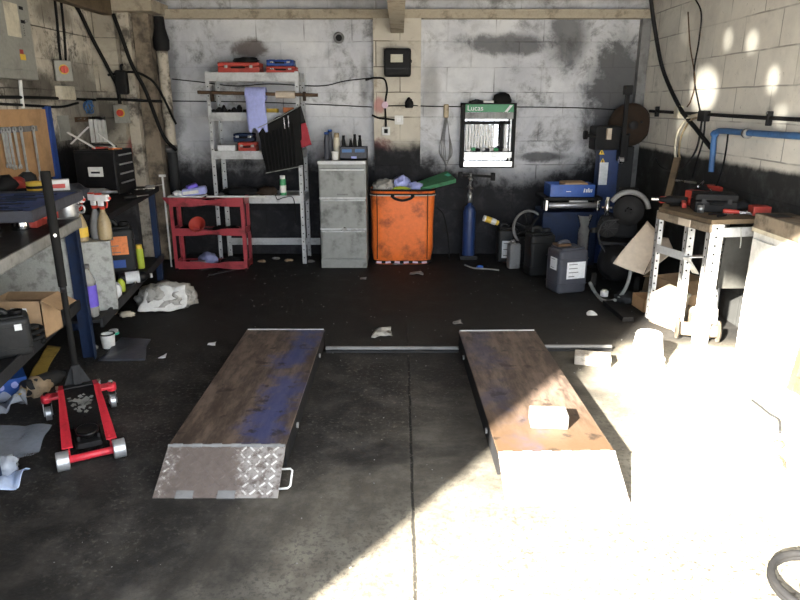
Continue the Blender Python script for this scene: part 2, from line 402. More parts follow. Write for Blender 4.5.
        if loc is not None: o.location = loc
        if rot is not None: o.rotation_euler = rot
        if label: o['label'] = label
        if kind: o['kind'] = kind
        return o
def inlay(o, b, m):
    """marks that belong to a surface (holes, print): added to the same mesh with their own material"""
    me = o.data; k = len(me.materials); me.materials.append(M[m])
    tmp = bpy.data.meshes.new('tmp'); b.bm.to_mesh(tmp); b.bm.free()
    for f in tmp.polygons: f.material_index = k
    bm = bmesh.new(); bm.from_mesh(me); bm.from_mesh(tmp); bm.to_mesh(me); bm.free(); bpy.data.meshes.remove(tmp)
def tag(o, label, cat, group=None, kind=None):
    o['label'] = label; o['category'] = cat
    if group: o['group'] = group
    if kind: o['kind'] = kind
    return o
def thing(name, label, cat, loc=(0, 0, 0), rz=0, group=None):
    o = bpy.data.objects.new(name, None); COL.objects.link(o); o.empty_display_size = .05
    o.location = loc; o.rotation_euler = (0, 0, rz)
    return tag(o, label, cat, group)
def kids(o): return [c for c in bpy.data.objects if c.parent == o]
def dup(root, loc, rz=None, label=None, group=None, rot=None):
    r = root.copy(); COL.objects.link(r); r.location = loc
    if rz is not None: r.rotation_euler = (0, 0, rz)
    if rot is not None: r.rotation_euler = rot
    if label: r['label'] = label
    if group: r['group'] = group
    for ch in kids(root):
        c = ch.copy(); COL.objects.link(c); c.parent = r
        for g in kids(ch):
            d = g.copy(); COL.objects.link(d); d.parent = c
    return r
def spline(pts, n=8):
    P = [Vector(p) for p in pts]; P = [P[0] * 2 - P[1]] + P + [P[-1] * 2 - P[-2]]; out = []
    for i in range(1, len(P) - 2):
        a, b_, c, d = P[i - 1:i + 3]
        for k in range(n):
            t = k / n
            out.append(.5 * ((2 * b_) + (c - a) * t + (2 * a - 5 * b_ + 4 * c - d) * t * t + (3 * b_ - a - 3 * c + d) * t ** 3))
    out.append(P[-2]); return out
def struct(name, b, m, **kw):
    o = b.build(name, m, **kw); o['kind'] = 'structure'; return o
def cable(name, label, pts, r, m='rubber', cat='cable', n=8, group=None):
    return tag(B().tube(spline(pts, n), r).build(name, m, smooth='full'), label, cat, group)
SUN, SKY, EXPO, GL = 45, 3.4, 1.05, 110.0
# ------------------------------------------------------------------ the setting
XL, XR, YB, ZC = -2.8, 2.38, 6.7, 2.45
struct('floor', B().b2((XL - .15, .85, -.12), (XR + .15, YB + .15, 0)), 'floor')
struct('ground', B().b2((-9, -12, -.12), (9, .85, 0)), 'concrete')
struct('wall_back', B().b2((XL - .15, YB, 0), (XR + .15, YB + .15, ZC + .1)), 'wall_back')
struct('wall_left', B().b2((XL - .15, .95, 0), (XL, YB, ZC + .1)), 'wall_left')
struct('wall_right', B().b2((XR, .8, 0), (XR + .15, YB, ZC + .1)), 'wall_right')
struct('wall_front', B().b2((XL - .15, .8, 0), (-.95, .95, ZC)), 'wall_left')
struct('ceiling', B().b2((XL - .15, .8, ZC), (XR + .15, YB, ZC + .1)), 'timber_dark')
struct('pillar_back', B().b2((-.255, 6.6, 0), (.2, YB, 2.28)), 'pier')
struct('pillar_corner', B().b2((XL, 6.3, 0), (-2.57, YB, 2.3)), 'pier_left')
struct('trim_1', B().b2((-2.3, 6.6, 2.28), (XR, YB, 2.36)), 'plate_pale')            # wall plate along the top of the back wall
struct('trim_2', B().b2((-2.63, .95, 2.26), (-2.55, 6.24, 2.4)), 'timber_dark')       # purlin along the left wall
struct('trim_3', B().b2((-.085, .95, 2.15), (.035, 6.65, 2.4)), 'plate_pale')        # joist over the middle
struct('trim_4', B().b2((XL, 6.25, 2.3), (-2.2, YB, 2.4)), 'plate_pale')
struct('trim_5', B().b2((-2.56, 6.36, 0), (-2.46, 6.46, 2.3), .006), 'pipe_cream')
struct('trim_6', B().b2((-2.45, 6.42, 0), (-2.3, 6.58, 2.3), .006), 'wood_grey')
struct('trim_7', B().b2((2.29, 6.62, .3), (2.375, 6.7, 2.32)), 'mid_grey')            # pale steel channel in the right back corner
b = B()
for y in (6.1, 4.9, 3.7, 2.5, 1.3): b.b2((XL, y - .04, 2.38), (XR, y + .04, ZC))
struct('trim_8', b, 'timber_dark')
struct('trim_9', B().b2((-.95, .8, 2.33), (XR, .9, ZC)), 'timber_dark')            # unseen lintel over the door opening, added to cut the sun lower

# ------------------------------------------------------------------ camera, light
cam = bpy.data.cameras.new('camera'); co = bpy.data.objects.new('camera', cam); COL.objects.link(co)
cam.sensor_width = 36; cam.lens = 36 * F / 800; cam.clip_start = .05
co.location = (0, 0, CH); co.rotation_euler = (PI / 2 - TH, 0, 0); SC.camera = co
def lamp(name, kind, loc, direction, energy, color=(1, 1, 1), **kw):
    l = bpy.data.lights.new(name, kind); l.energy = energy; l.color = color
    for k, v in kw.items(): setattr(l, k, v)
    o = bpy.data.objects.new(name, l); COL.objects.link(o); o.location = loc
    o.rotation_euler = Vector(direction).to_track_quat('-Z', 'Y').to_euler(); return o
EL = math.radians(24.9)
lamp('sun', 'SUN', (-3, -4, 5), (.6 * math.cos(EL), .8 * math.cos(EL), -math.sin(EL)), SUN, (1, .93, .8), angle=math.radians(1.9))
w = bpy.data.worlds.new('sky'); SC.world = w; w.use_nodes = True
bg = w.node_tree.nodes['Background']; bg.inputs[0].default_value = (.82, .9, 1, 1); bg.inputs[1].default_value = SKY
# added spot lamps outside stand in for sun reflected off glass onto the right wall
for i, (px, py, en, an) in enumerate(((728, 40, 14, 1.6), (752, 42, 16, 1.6), (704, 90, 40, 3.2), (773, 80, 20, 1.9), (781, 116, 12, 1.6), (683, 125, 10, 1.8), (686, 30, 4, 2.2))):
    src = Vector((-1.9, -.9, 1.15)); tgt = Px(px, py, XR)
    gl = lamp('standin_glint_spot', 'SPOT', src, tgt - src, en * GL, (1, .95, .82), spot_size=math.radians(an), spot_blend=.95, shadow_soft_size=.02); gl.scale = (.55 + .12 * (i % 3), 1, 1)
vs = SC.view_settings; vs.view_transform = 'Standard'; vs.look = 'None'; vs.gamma = 1; vs.exposure = EXPO; vs.use_curve_mapping = False

# ------------------------------------------------------------------ the two drive-on ramps
def make_ramp(name, label, x0, x1, y0, y1, yf, rz, deck, flap_m, side):
    H = .115; W = x1 - x0; L_ = y1 - y0
    t = thing(name, label, 'ramp', ((x0 + x1) / 2, (y0 + y1) / 2, 0), rz)
    b = B().b2((-W / 2, -L_ / 2, H - .012), (W / 2, L_ / 2, H))
    b.build('deck', deck, t, bev=.002)
    b = B()
    for s in (-1, 1): b.b2((s * W / 2 - (.012 if s > 0 else 0), -L_ / 2, .012), (s * W / 2 + (.012 if s < 0 else 0), L_ / 2, H - .012))
    b.b2((-W / 2, L_ / 2 - .012, .012), (W / 2, L_ / 2, H - .012)); b.b2((-W / 2 + .02, -L_ / 2 + .02, 0), (W / 2 - .02, L_ / 2 - .02, .03))
    b.b2((-W / 2 + .02, -L_ / 2 + .005, .02), (W / 2 - .02, -L_ / 2 + .015, H - .015))
    b.build('side_skirt', 'black', t)
    b = B().b2((-W / 2 + .005, L_ / 2 + .0, H - .035), (W / 2 - .005, L_ / 2 + .012, H + .004))
    b.build('end_stop', 'galv_flat', t)
    fl = y0 - yf; yh = -L_ / 2; ang = math.atan2(H - .006, fl)
    # checker-plate flap hinged at the front
    fo = bpy.data.objects.new('flap', None)
    ln = math.hypot(fl, H - .006); b = B().b2((-W / 2, -ln, -.008), (W / 2, 0, 0))
    r = 0.0; step = .034; k = 0
    tr = B(); ny = int(ln / step); nx = int(W / step)
    for j in range(ny):
        for i in range(nx):
            tr.box((-W / 2 + .02 + i * step, -.018 - j * step, .001), (.027, .007, .004), (0, 0, (PI / 4 if (i + j) % 2 else -PI / 4)))
    f = b.build('flap', flap_m, t, loc=(0, yh, H - .002), rot=(ang, 0, 0))
    tr.build('checker_tread', 'flap_tread', f)
    h = B().cyl((-W / 2, 0, 0), (W / 2, 0, 0), .007, seg=10)
    for i in range(6): h.cyl((-W / 2 + i * W / 6 + .02, 0, 0), (-W / 2 + i * W / 6 + .06, 0, 0), .010, seg=10)
    h.build('hinge', 'mid_grey', f)
    if side < 0:
        for q in (-.5, .17):
            B().b2((q * W / 2 - .035, -ln - .004, -.004), (q * W / 2 + .035, -ln + .03, .004)).build('flap_foot', 'mid_grey', f)
        x = W / 2
        B().tube([(x, -ln + .04, 0), (x + .035, -ln + .04, .004), (x + .045, -ln + .05, .006), (x + .045, -ln + .12, .006), (x + .035, -ln + .13, .004), (x, -ln + .13, 0)], .0045, 8).build('lifting_handle', 'white', f, smooth='full')
    for s in (-1, 1):
        for yy in (-.3, .3):
            B().cyl((s * (W / 2 - .001), yy * L_, .055), (s * (W / 2 + .008), yy * L_, .055), .014, seg=10).build('pivot_bolt', 'mid_grey', t)
    return t
make_ramp('car_ramp', 'low steel car ramp with worn blue deck lying fully in the shade', -.985, -.487, 2.47, 3.95, 2.25, 0, 'deck_l', 'flap_plate', -1)
make_ramp('car_ramp', 'low steel car ramp with a concrete block on its half sunlit rusty deck', .393, .882, 2.41, 3.93, 2.2, math.radians(1.2), 'deck_r', 'flap_plate', 1)
tag(B().box((.67, 2.66, .115 + .034), (.165, .1, .066), (0, 0, -.08), .006).build('concrete_block', 'block_grey'), 'pale concrete block lying on the rusty deck of the sunlit ramp', 'block')
b = B().box((0, 0, .03), (.21, .105, .06), None, .005)
for i in range(6): b.box((-.075 + i * .03, 0, .0615), (.014, .07, .003))
o = b.build('brick', 'brick_dirty', loc=Pg(592, 363), rot=(0, 0, -.25)); tag(o, 'dirty pale brick lying on the sunlit floor beside the right ramp', 'brick')
# bars linking the ramps
def linkbar(x0, x1, y, label):
    t = thing('link_bar', label, 'bar', ((x0 + x1) / 2, y, 0))
    h = (x1 - x0) / 2
    B().b2((-h, -.035, 0), (h, .035, .012)).build('channel', 'charcoal', t, bev=.002)
    B().cyl((-h, -.012, .024), (h, -.012, .024), .012, seg=12).build('rod', 'mid_grey', t, smooth=True)
    B().cyl((-h, .018, .02), (h, .018, .02), .008, seg=12).build('rod', 'charcoal', t, smooth=True)
linkbar(-.47, .37, 3.87, 'steel link bar on the floor between the two ramps')
linkbar(.90, 1.35, 3.9, 'short steel link bar on the floor running from the right ramp towards the sun')

# ------------------------------------------------------------------ red trolley jack
t = thing('trolley_jack', 'red trolley jack with a tall black upright handle on the dark floor', 'jack', (-1.62, 3.01, 0), math.atan2(-.49, -.87)); t.scale = (.8, 1, 1)
for s in (-1, 1):
    b = B()
    prof = [(-.02, .05), (-.02, .155), (.06, .165), (.2, .135), (.4, .10), (.5, .085), (.545, .06), (.545, .03), (.5, .028), (.3, .04)]
    b.prism([(z, y) for y, z in prof], .008, (s * .105 - .004, 0, 0), (PI / 2, 0, PI / 2)) if False else None
    vs_lo = [(s * .10, y, z) for y, z in prof]; vs_hi = [(s * .108, y, z) for y, z in prof]
    A = [b.bm.verts.new(v) for v in vs_lo]; C_ = [b.bm.verts.new(v) for v in vs_hi]; n = len(A)
    b.bm.faces.new(A); b.bm.faces.new(C_)
    for i in range(n): b.bm.faces.new((A[i], A[(i + 1) % n], C_[(i + 1) % n], C_[i]))
    top = [(-.02, .155), (.06, .165), (.2, .135), (.4, .10), (.52, .078)]
    for (ya, za), (yb, zb) in zip(top, top[1:]):
        wx = lambda y: s * (.112 + .026 * max(0, min(1, y / .5)))
        x0 = s * .084
        q = [b.bm.verts.new(v) for v in ((x0, ya, za), (wx(ya), ya, za), (wx(yb), yb, zb), (x0, yb, zb))]
        q2 = [b.bm.verts.new(v.co - Vector((0, 0, .006))) for v in q]
        b.bm.faces.new(q); b.bm.faces.new(q2)
        for i in range(4): b.bm.faces.new((q[i], q[(i + 1) % 4], q2[(i + 1) % 4], q2[i]))
    b.build('side_plate', 'red_jack', t)
    B().cyl((s * .108, .565, .042), (s * .172, .565, .042), .042, seg=24).build('front_wheel', 'wheel_silver', t, smooth=True, bev=.004)
    b = B().b2((s * .1, -.01, .115), (s * .2, .055, .13)).cyl((s * .185, .02, .1), (s * .185, .02, .135), .03, seg=14)
    ca = b.build('caster_arm', 'red_jack', t, bev=.004)
    b = B().b2((s * .16, .035, .03), (s * .165, -.02, .11)); b.b2((s * .205, .035, .03), (s * .21, -.02, .11)); b.b2((s * .16, -.02, .1), (s * .21, .035, .108))
    b.build('caster_fork', 'steel', ca)
    B().cyl((s * .168, .01, .034), (s * .202, .01, .034), .034, seg=20).build('caster_wheel', 'wheel_silver', ca, smooth=True, bev=.003)
    B().cyl((s * .185, .02, .13), (s * .185, .02, .148), .014, seg=6).build('caster_nut', 'chrome', ca)
B().cyl((-.112, .565, .042), (.112, .565, .042), .016, seg=16).build('axle', 'red_jack', t, smooth=True)
b = B(); pl = [(-.02, .15), (.05, .158), (.2, .128), (.38, .098)]
for (ya, za), (yb, zb) in zip(pl, pl[1:]):
    b.bar((0, ya, za - .008), (0, yb, zb - .008), .16, .006) if False else None
    q = [b.bm.verts.new(v) for v in ((-.08, ya, za), (.08, ya, za), (.08, yb, zb), (-.08, yb, zb))]; b.bm.faces.new(q)
cov = b.build('cover_plate', 'black_gloss', t, solid=.005)
# worn silver emblem on the cover: a ragged rearing-beast shape
b = B(); rr = random.Random(3)
for k, (x, y, r) in enumerate([(0, .19, .034), (-.02, .17, .022), (.02, .17, .02), (.0, .225, .026), (-.028, .21, .018), (-.04, .19, .012), (.035, .2, .018), (.045, .165, .014), (.05, .145, .011), (-.045, .16, .012), (.015, .25, .016), (-.01, .265, .014), (.03, .235, .012), (-.03, .245, .01), (.0, .145, .016), (-.015, .135, .01)]):
    zt = .158 - (y - .05) * .2 + .0025 if y < .2 else .128 - (y - .2) * .167 + .0025
    r *= .78
    pts = [(r * rr.uniform(.45, 1.3) * math.cos(a * PI / 5), r * rr.uniform(.45, 1.3) * math.sin(a * PI / 5)) for a in range(10)]
    b.prism(pts, .0012, (x, y, zt), (-.18, 0, 0))
bmesh.ops.scale(b.bm, vec=(1.25, 1.15, 1), verts=b.bm.verts[:]); bmesh.ops.translate(b.bm, vec=(0, -.03, .002), verts=b.bm.verts[:])
b.build('emblem', 'cabinet_grey', cov)
B().b2((-.03, .285, .1165), (.045, .29, .118)).build('stripe', 'galv', cov)
b = B()
for s in (-1, 1): b.bar((s * .055, .3, .085), (s * .05, .5, .085), .014, .04)
b.b2((-.06, .42, .06), (.06, .53, .085)); b.b2((-.07, .33, .05), (.07, .5, .06))
b.build('lift_arm', 'black', t, bev=.003)
sd = B().lathe([(0, .083), (.03, .085), (.03, .102), (.058, .106), (.058, .118), (.05, .121), (.046, .113), (.0, .112)], (0, .46, 0), 28).build('saddle', 'black_gloss', t, smooth=True)
b = B().cyl((0, .1, .08), (0, .32, .08), .035, seg=18).b2((-.075, .0, .05), (.075, .12, .12))
b.build('hydraulic_ram', 'black', t, smooth=True)
# yoke and handle
yo = B()
for s in (-1, 1): yo.prism([(0, 0), (s * .085, -.0), (s * .02, .12), (0, .14)], .006, (0, -.012, .14), (PI / 2, 0, 0))
yo.b2((-.085, -.035, .12), (.085, .02, .145)); yo.b2((-.022, -.03, .13), (.022, .012, .26))
yo.build('handle_yoke', 'charcoal', t, bev=.002)
HT = Vector((-.02, .03, 1.21))
inv = Matrix.Rotation(-math.atan2(-.49, -.87), 4, 'Z')
tp = inv @ (Py(45, 171, 3.06) - Vector((-1.62, 3.01, 0))); tp.x /= .8
p0 = Vector((0, -.012, .15)); mid = p0.lerp(tp, .48)
hd = B().cyl(p0, mid, .018, seg=16).build('handle_tube', 'rubber', t, smooth=True)
B().cyl(mid, tp, .025, .028, seg=18).build('handle_grip', 'rubber', hd, smooth=True, bev=.003)
B().cyl(mid - (tp - p0).normalized() * .03, mid + (tp - p0).normalized() * .01, .019, seg=16).build('collar', 'charcoal', hd, smooth=True)
cp = p0.lerp(tp, .72); B().cyl(cp + Vector((0, .0, 0)), cp + Vector((.0, .03, 0)), .008, seg=8).build('button', 'steel', hd)
for s in (-1, 1): B().cyl((s * .11, .005, .15), (s * .128, .005, .15), .016, seg=6).build('pivot_nut', 'steel', t)
# ------------------------------------------------------------------ generic goods
def carton(label, size, loc, rz=0, m='card', name='cardboard_box', flaps=(1, 1, 1, 1), cat='box', fl=.6, group=None):
    t = thing(name, label, cat, loc, rz, group); w, d, h = size; k = .005
    b = B().b2((-w / 2, -d / 2, 0), (w / 2, d / 2, k))
    b.b2((-w / 2, -d / 2, 0), (w / 2, -d / 2 + k, h)).b2((-w / 2, d / 2 - k, 0), (w / 2, d / 2, h)).b2((-w / 2, -d / 2, 0), (-w / 2 + k, d / 2, h)).b2((w / 2 - k, -d / 2, 0), (w / 2, d / 2, h))
    b.build('carton_body', m, t)
    spec = [((0, -d / 2, h), w, d / 2 * fl * 1.2, 0), ((0, d / 2, h), w, d / 2 * fl * 1.2, PI), ((-w / 2, 0, h), d, w / 2 * fl, -PI / 2), ((w / 2, 0, h), d, w / 2 * fl, PI / 2)]
    for (c, ln, dp, a), on in zip(spec, flaps):
        if not on: continue
        b = B().b2((-ln / 2 + .004, -dp, 0), (ln / 2 - .004, 0, .004))
        b.build('flap', m, t, loc=c, rot=(rnd.uniform(.1, .75) if on == 1 else on, 0, a))
    return t
def jerrycan(name, label, loc, rz, w, d, h, m, labels=(), cap='black', cat='canister', group=None, capx=.25):
    t = thing(name, label, cat, loc, rz, group)
    b = B(); bv = min(w, d) * .16
    b.box((0, 0, h * .44), (w, d, h * .88), None, bv)
    pr = [(-w * .5, 0), (w * .5, 0), (w * .42, h * .06), (-w * .42, h * .06)]
    b.box((0, 0, h * .89), (w * .8, d * .8, h * .04), None, bv * .4)
    for z in (.2, .7): b.box((0, 0, h * z), (w * 1.01, d * 1.01, h * .02), None, bv * .3)
    b.build('can_body', m, t, smooth=True)
    hz = h * .9
    B().tube(spline([(-w * .32, 0, hz - .01), (-w * .3, 0, hz + h * .08), (-w * .05, 0, hz + h * .09), (w * .06, 0, hz)], 5), d * .09, 8).build('handle', m, t, smooth='full')
    B().cyl((w * capx, 0, hz - .01), (w * capx, 0, hz + h * .07), min(w, d) * .17, seg=18).build('screw_cap', cap, t, smooth=True, bev=.002)
    for (side, x, z, lw, lh, lm, txt) in labels:
        # side f = front (-y), l = left (-x), r = right
        o = {'f': ((x, -d / 2 - .0035, z), 0), 'l': ((-w / 2 - .0035, x, z), -PI / 2), 'r': ((w / 2 + .0035, x, z), PI / 2)}[side]
        q = B().b2((-lw / 2, -.001, -lh / 2), (lw / 2, .001, lh / 2)).build('paper_label', lm, t, loc=o[0], rot=(0, 0, o[1]))
        if txt:
            b = B(); rr = random.Random(int(lw * 1e4))
            for i in range(txt):
                zz = lh * (.36 - .72 * i / max(1, txt - 1)) if txt > 1 else 0
                a = rr.uniform(.4, .8)
                b.b2((-lw * .4, -.0016, zz - lh * .025), (-lw * .4 + lw * .8 * a, -.0009, zz + lh * .025))
            inlay(q, b, 'mid_grey')
    return t
def spray_bottle(label, loc, rz, liquid, lab='yellow', group=None):
    t = thing('spray_bottle', label, 'spray bottle', loc, rz, group)
    B().lathe([(0, 0), (.04, 0), (.043, .01), (.043, .09), (.038, .12), (.022, .165), (.015, .185), (.015, .2), (0, .2)], seg=20).build('bottle_body', liquid, t, smooth=True)
    if lab: B().lathe([(.0445, .03), (.0448, .035), (.0448, .085), (.0445, .09)], seg=20).build('label_band', lab, t, smooth=True)
    B().cyl((0, 0, .195), (0, 0, .215), .018, seg=14).build('collar', 'tool_red', t, smooth=True)
    b = B().b2((-.017, -.052, .248), (.017, .034, .288)).b2((-.011, -.012, .215), (.011, .022, .255)).cyl((0, -.045, .27), (0, -.068, .27), .009, seg=10)
    hd = b.build('spray_head', 'white_plain', t, bev=.004)
    B().tube(spline([(0, -.03, .255), (0, -.042, .235), (0, -.032, .205)], 4), .006, 6).build('trigger', 'tool_red', t, smooth='full')
    B().b2((-.012, .0, .284), (.014, .034, .296)).build('nozzle_cap', 'tool_red', hd)
    B().box((0, -.064, .268), (.016, .01, .016)).build('red_nozzle', 'tool_red', hd)
    return t
def bottle(name, label, loc, r, h, m, cap='white', band=None, cat='bottle', neck=.35, group=None, rot=None, waist=False):
    t = thing(name, label, cat, loc, 0, group)
    if rot: t.rotation_euler = rot
    pr = [(0, 0), (r * .92, 0), (r, h * .03)]
    if waist: pr += [(r, h * .25), (r * .88, h * .33), (r * .88, h * .4), (r, h * .46)]
    pr += [(r, h * .66), (r * .85, h * .76), (r * neck, h * .88), (r * neck, h * .93), (0, h * .93)]
    B().lathe(pr, seg=20).build('bottle_body', m, t, smooth=True)
    B().cyl((0, 0, h * .92), (0, 0, h), r * neck * 1.15, seg=14).build('bottle_cap', cap, t, smooth=True)
    if band: B().lathe([(r * 1.01, h * .2), (r * 1.025, h * .21), (r * 1.025, h * .6), (r * 1.01, h * .61)], seg=20).build('label_band', band, t, smooth=True)
    return t
def aerosol(label, loc, r, h, m, cap, band=None, group=None, rot=None, name='spray_can'):
    t = thing(name, label, 'spray can', loc, 0, group)
    if rot: t.rotation_euler = rot
    B().lathe([(0, 0), (r * .95, 0), (r, .004), (r, h * .8), (r * .7, h * .85), (r * .4, h * .86), (0, h * .86)], seg=20).build('can_body', m, t, smooth=True)
    B().lathe([(r * .82, h * .81), (r * .82, h * .98), (r * .7, h), (0, h)], seg=20).build('cap', cap, t, smooth=True)
    if band: B().lathe([(r * 1.005, h * .15), (r * 1.02, h * .16), (r * 1.02, h * .5), (r * 1.005, h * .51)], seg=20).build('label_band', band, t, smooth=True)
    return t
def spanner_mesh(L, w=.012, t=.005):
    b = B(); hw = w / 2; R = w * .95
    pts = [(-hw, 0), (hw, 0), (hw * .8, L * .86), (R, L * .9), (R, L * .97), (R * .45, L), (R * .42, L * .93), (-R * .42, L * .93), (-R * .45, L), (-R, L * .97), (-R, L * .9), (-hw * .8, L * .86)]
    b.prism(pts, t)
    n = 14; ro, ri = w * .95, w * .55; cy = -ro * .8
    lo = [[b.bm.verts.new((rr_ * math.cos(2 * PI * k / n), cy + rr_ * math.sin(2 * PI * k / n), z)) for k in range(n)] for rr_, z in ((ro, 0), (ro, t), (ri, t), (ri, 0))]
    for A, C_ in zip(lo, lo[1:] + lo[:1]):
        for k in range(n): b.bm.faces.new((A[k], A[(k + 1) % n], C_[(k + 1) % n], C_[k]))
    return b
def screwdriver(label, loc, rz, handle='tool_red', L=.22, group=None, tilt=0):
    t = thing('screwdriver', label, 'screwdriver', loc, rz, group)
    t.rotation_euler = (0, tilt, rz)
    B().lathe([(0, 0), (.012, 0), (.016, .01), (.014, .06), (.011, .085), (.013, .095), (0, .095)], (0, 0, .016), 12, (0, PI / 2, 0)).build('handle', handle, t, smooth=True)
    B().cyl((.09, 0, .016), (L, 0, .016), .0035, seg=8).build('shaft', 'steel', t, smooth=True)
    return t
def pliers(label, loc, rz, grip='tool_red', group=None, open_=.18, s=1.0):
    t = thing('pliers', label, 'pliers', loc, rz, group); t.scale = (s, s, s)
    b = B()
    for k in (-1, 1): b.prism([(0, -.008 * k), (.055, -.002 * k), (.055, .002 * k), (.03, .012 * k), (0, .012 * k), (-.02, .012 * k)], .009, (0, 0, .004), (0, 0, k * open_ * .3))
    b.cyl((0, 0, .002), (0, 0, .016), .009, seg=12)
    b.build('jaws', 'steel', t, bev=.001)
    for k in (-1, 1):
        B().tube(spline([(-.01, .008 * k, .009), (-.05, .022 * k + open_ * .06 * k, .009), (-.12, .024 * k + open_ * .1 * k, .009)], 5), .0065, 8).build('grip', grip, t, smooth='full')
    return t
def toolcase(name, label, loc, rz, w, d, h, m, cat='tool case', latch='steel', hm='black', group=None):
    t = thing(name, label, cat, loc, rz, group)
    B().box((0, 0, h * .3), (w, d, h * .6), None, .008).build('case_base', m, t, smooth=True)
    l = B().box((0, 0, h * .81), (w, d, h * .38), None, .01)
    for i in range(3): l.box((-w * .3 + i * w * .3, 0, h * .995), (w * .2, d * .7, .006))
    l.build('lid', m, t, smooth=True)
    for s in (-1, 1): B().b2((s * w * .3 - .015, -d / 2 - .006, h * .48), (s * w * .3 + .015, -d / 2, h * .74)).build('latch', latch, t, bev=.002)
    B().tube(spline([(-w * .14, -d / 2, h * .5), (-w * .13, -d / 2 - .03, h * .5), (w * .13, -d / 2 - .03, h * .5), (w * .14, -d / 2, h * .5)], 5), .007, 8).build('handle', hm, t, smooth='full')
    return t
def lumpy(name, label, cat, loc, size, m, seed=1, amp=.28, freq=2.2, rz=0, group=None, sub=3):
    o = B().lump((0, 0, 0), size, seed, amp, freq, sub).build(name, m, smooth='full', loc=loc, rot=(0, 0, rz))
    return tag(o, label, cat, group)
def sheet(name, label, cat, corners, m, amp=.02, freq=7, seed=1, solid=.003, group=None, nu=14, nv=14, z0=None):
    o = B().sheet(corners, nu, nv, amp, freq, seed, z0).build(name, m, smooth='full', solid=solid)
    return tag(o, label, cat, group)
def loc2w(origin, rz):
    c, s = math.cos(rz), math.sin(rz)
    return lambda x, y, z: Vector((origin[0] + x * c - y * s, origin[1] + x * s + y * c, z))

# ------------------------------------------------------------------ near left bench
NB, NR = (-1.88, 3.8), .162
t = thing('workbench', 'blue steel workbench with galvanised edge strip, behind the red trolley jack', 'workbench', (NB[0], NB[1], 0), NR)
L2 = 1.5; D2 = .76
B().b2((-D2, -L2, .83), (-.012, 0, .858)).build('worktop', 'charcoal', t, bev=.003)
b = B().b2((-.012, -L2, .808), (0, -.0, .866)).b2((-.04, -L2, .808), (0, 0, .814)); b.b2((-D2, -.0, .808), (0, .012, .866))
b.build('edge_strip', 'bench_edge', t)
for (x, y) in ((-.01, -.02), (-.01, -L2 + .02), (-D2 + .05, -.02), (-D2 + .05, -L2 + .02)):
    b = B().b2((x - .005, y - .05 if y > -1 else y, 0), (x, y if y > -1 else y + .05, .808)).b2((x - .08, y - .012, 0), (x, y - .007, .808))
    lg = b.build('leg', 'navy', t)
    h = B()
    for i in range(6): h.cyl((x - .0008, y - .025 if y > -1 else y + .025, .1 + i * .12), (x + .0012, y - .025 if y > -1 else y + .025, .1 + i * .12), .007, seg=8)
    inlay(lg, h, 'black')
B().b2((-D2 + .05, -.018, .36), (-.06, -.012, .806)).build('end_panel', 'speckle', t)
B().b2((-D2 + .02, -L2 + .02, .342), (-.07, -.03, .357)).build('lower_shelf', 'charcoal', t)
B().b2((-.07, -L2 + .02, .315), (-.058, -.026, .375)).build('shelf_beam', 'charcoal', t, bev=.002)
nb = loc2w(NB, NR)
# things under / on the near bench
o = carton('open cardboard box with a small white label on the lower shelf behind the jack handle', (.26, .18, .2), Pg(46, 339, .358) + Vector((-.13, .09, 0)), 0, flaps=(2.8, 2.95, 2.6, .5), fl=.8)
B().b2((-.02, -.0962, .12), (.06, -.0952, .165)).build('paper_label', 'paper', o)
b = B(); b.b2((-.01, -.0968, .138), (.04, -.096, .146)); inlay([k_ for k_ in kids(o) if k_.name.startswith('paper_label')][0], b, 'mid_grey')
carton('taller closed cardboard box at the back of the lower shelf at the left edge', (.2, .2, .3), nb(-.52, -.3, .358), NR + .1, m='card', flaps=(3.12, 3.12, 0, 0), fl=.8)
jerrycan('oil_canister', 'black canister with a silver clip on the lower shelf at the left picture edge', Pg(6, 361, .358) + Vector((-.03, .09, 0)), .55, .2, .16, .22, 'jerry_black', [('f', .05, .15, .03, .03, 'paper', 0)], cap='black_gloss')
o = B().tube([(.045 * math.cos(a * .5), .045 * math.sin(a * .5), .012 + a * .0025) for a in range(38)], .011, 8).build('hose_coil', 'rubber', smooth='full', loc=Pg(29, 348, .358) + Vector((0, .05, 0))); tag(o, 'small black rubber hose coil beside the black canister on the lower shelf', 'hose')
# worktop items: the tray rests on a red box, a can and a case
tray = thing('tool_tray', 'wide dark tray lined with blue foam lying on top of the red tool box', 'tray', nb(-.26, -.28, .957), NR)
b = B().b2((-.26, -.42, 0), (.26, .39, .008))
b.b2((.252, -.42, 0), (.26, .39, .056)).b2((-.26, -.42, 0), (-.252, .39, .056)).b2((-.26, -.42, 0), (.26, -.412, .056)).b2((-.26, .382, 0), (.26, .39, .056))
b.build('tray_body', 'jerry', tray, bev=.002)
b = B().b2((-.25, -.41, .01), (.25, .38, .046)); fo_ = b.build('foam_insert', 'foam', tray)
b = B(); rr = random.Random(5)
for i in range(15):
    y = -.37 + i * .05; x = rr.uniform(-.2, -.05)
    b.bar((x, y, .047), (x + rr.uniform(.18, .28), y + rr.uniform(-.01, .03), .047), rr.uniform(.01, .02), .006)
b.build('tool_cutout', 'navy', fo_)
toolcase('tool_box', 'bright red tool box under the dark blue lined tray', Pg(43, 227, .859) + Vector((-.08, .03, 0)), NR + PI / 2, .15, .12, .095, 'red_plain', hm='tool_red', latch='red_plain')
toolcase('tool_box', 'smaller dark red box under the far corner of the blue lined tray', Pg(63, 218, .859) + Vector((-.09, .02, 0)), NR + PI / 2, .12, .14, .09, 'red_plain', hm='tool_red', latch='red_plain')
t = thing('steel_can', 'black can with a shiny chrome side under the front of the tray', 'can', Pg(26, 230, .859) + Vector((-.04, .03, 0)))
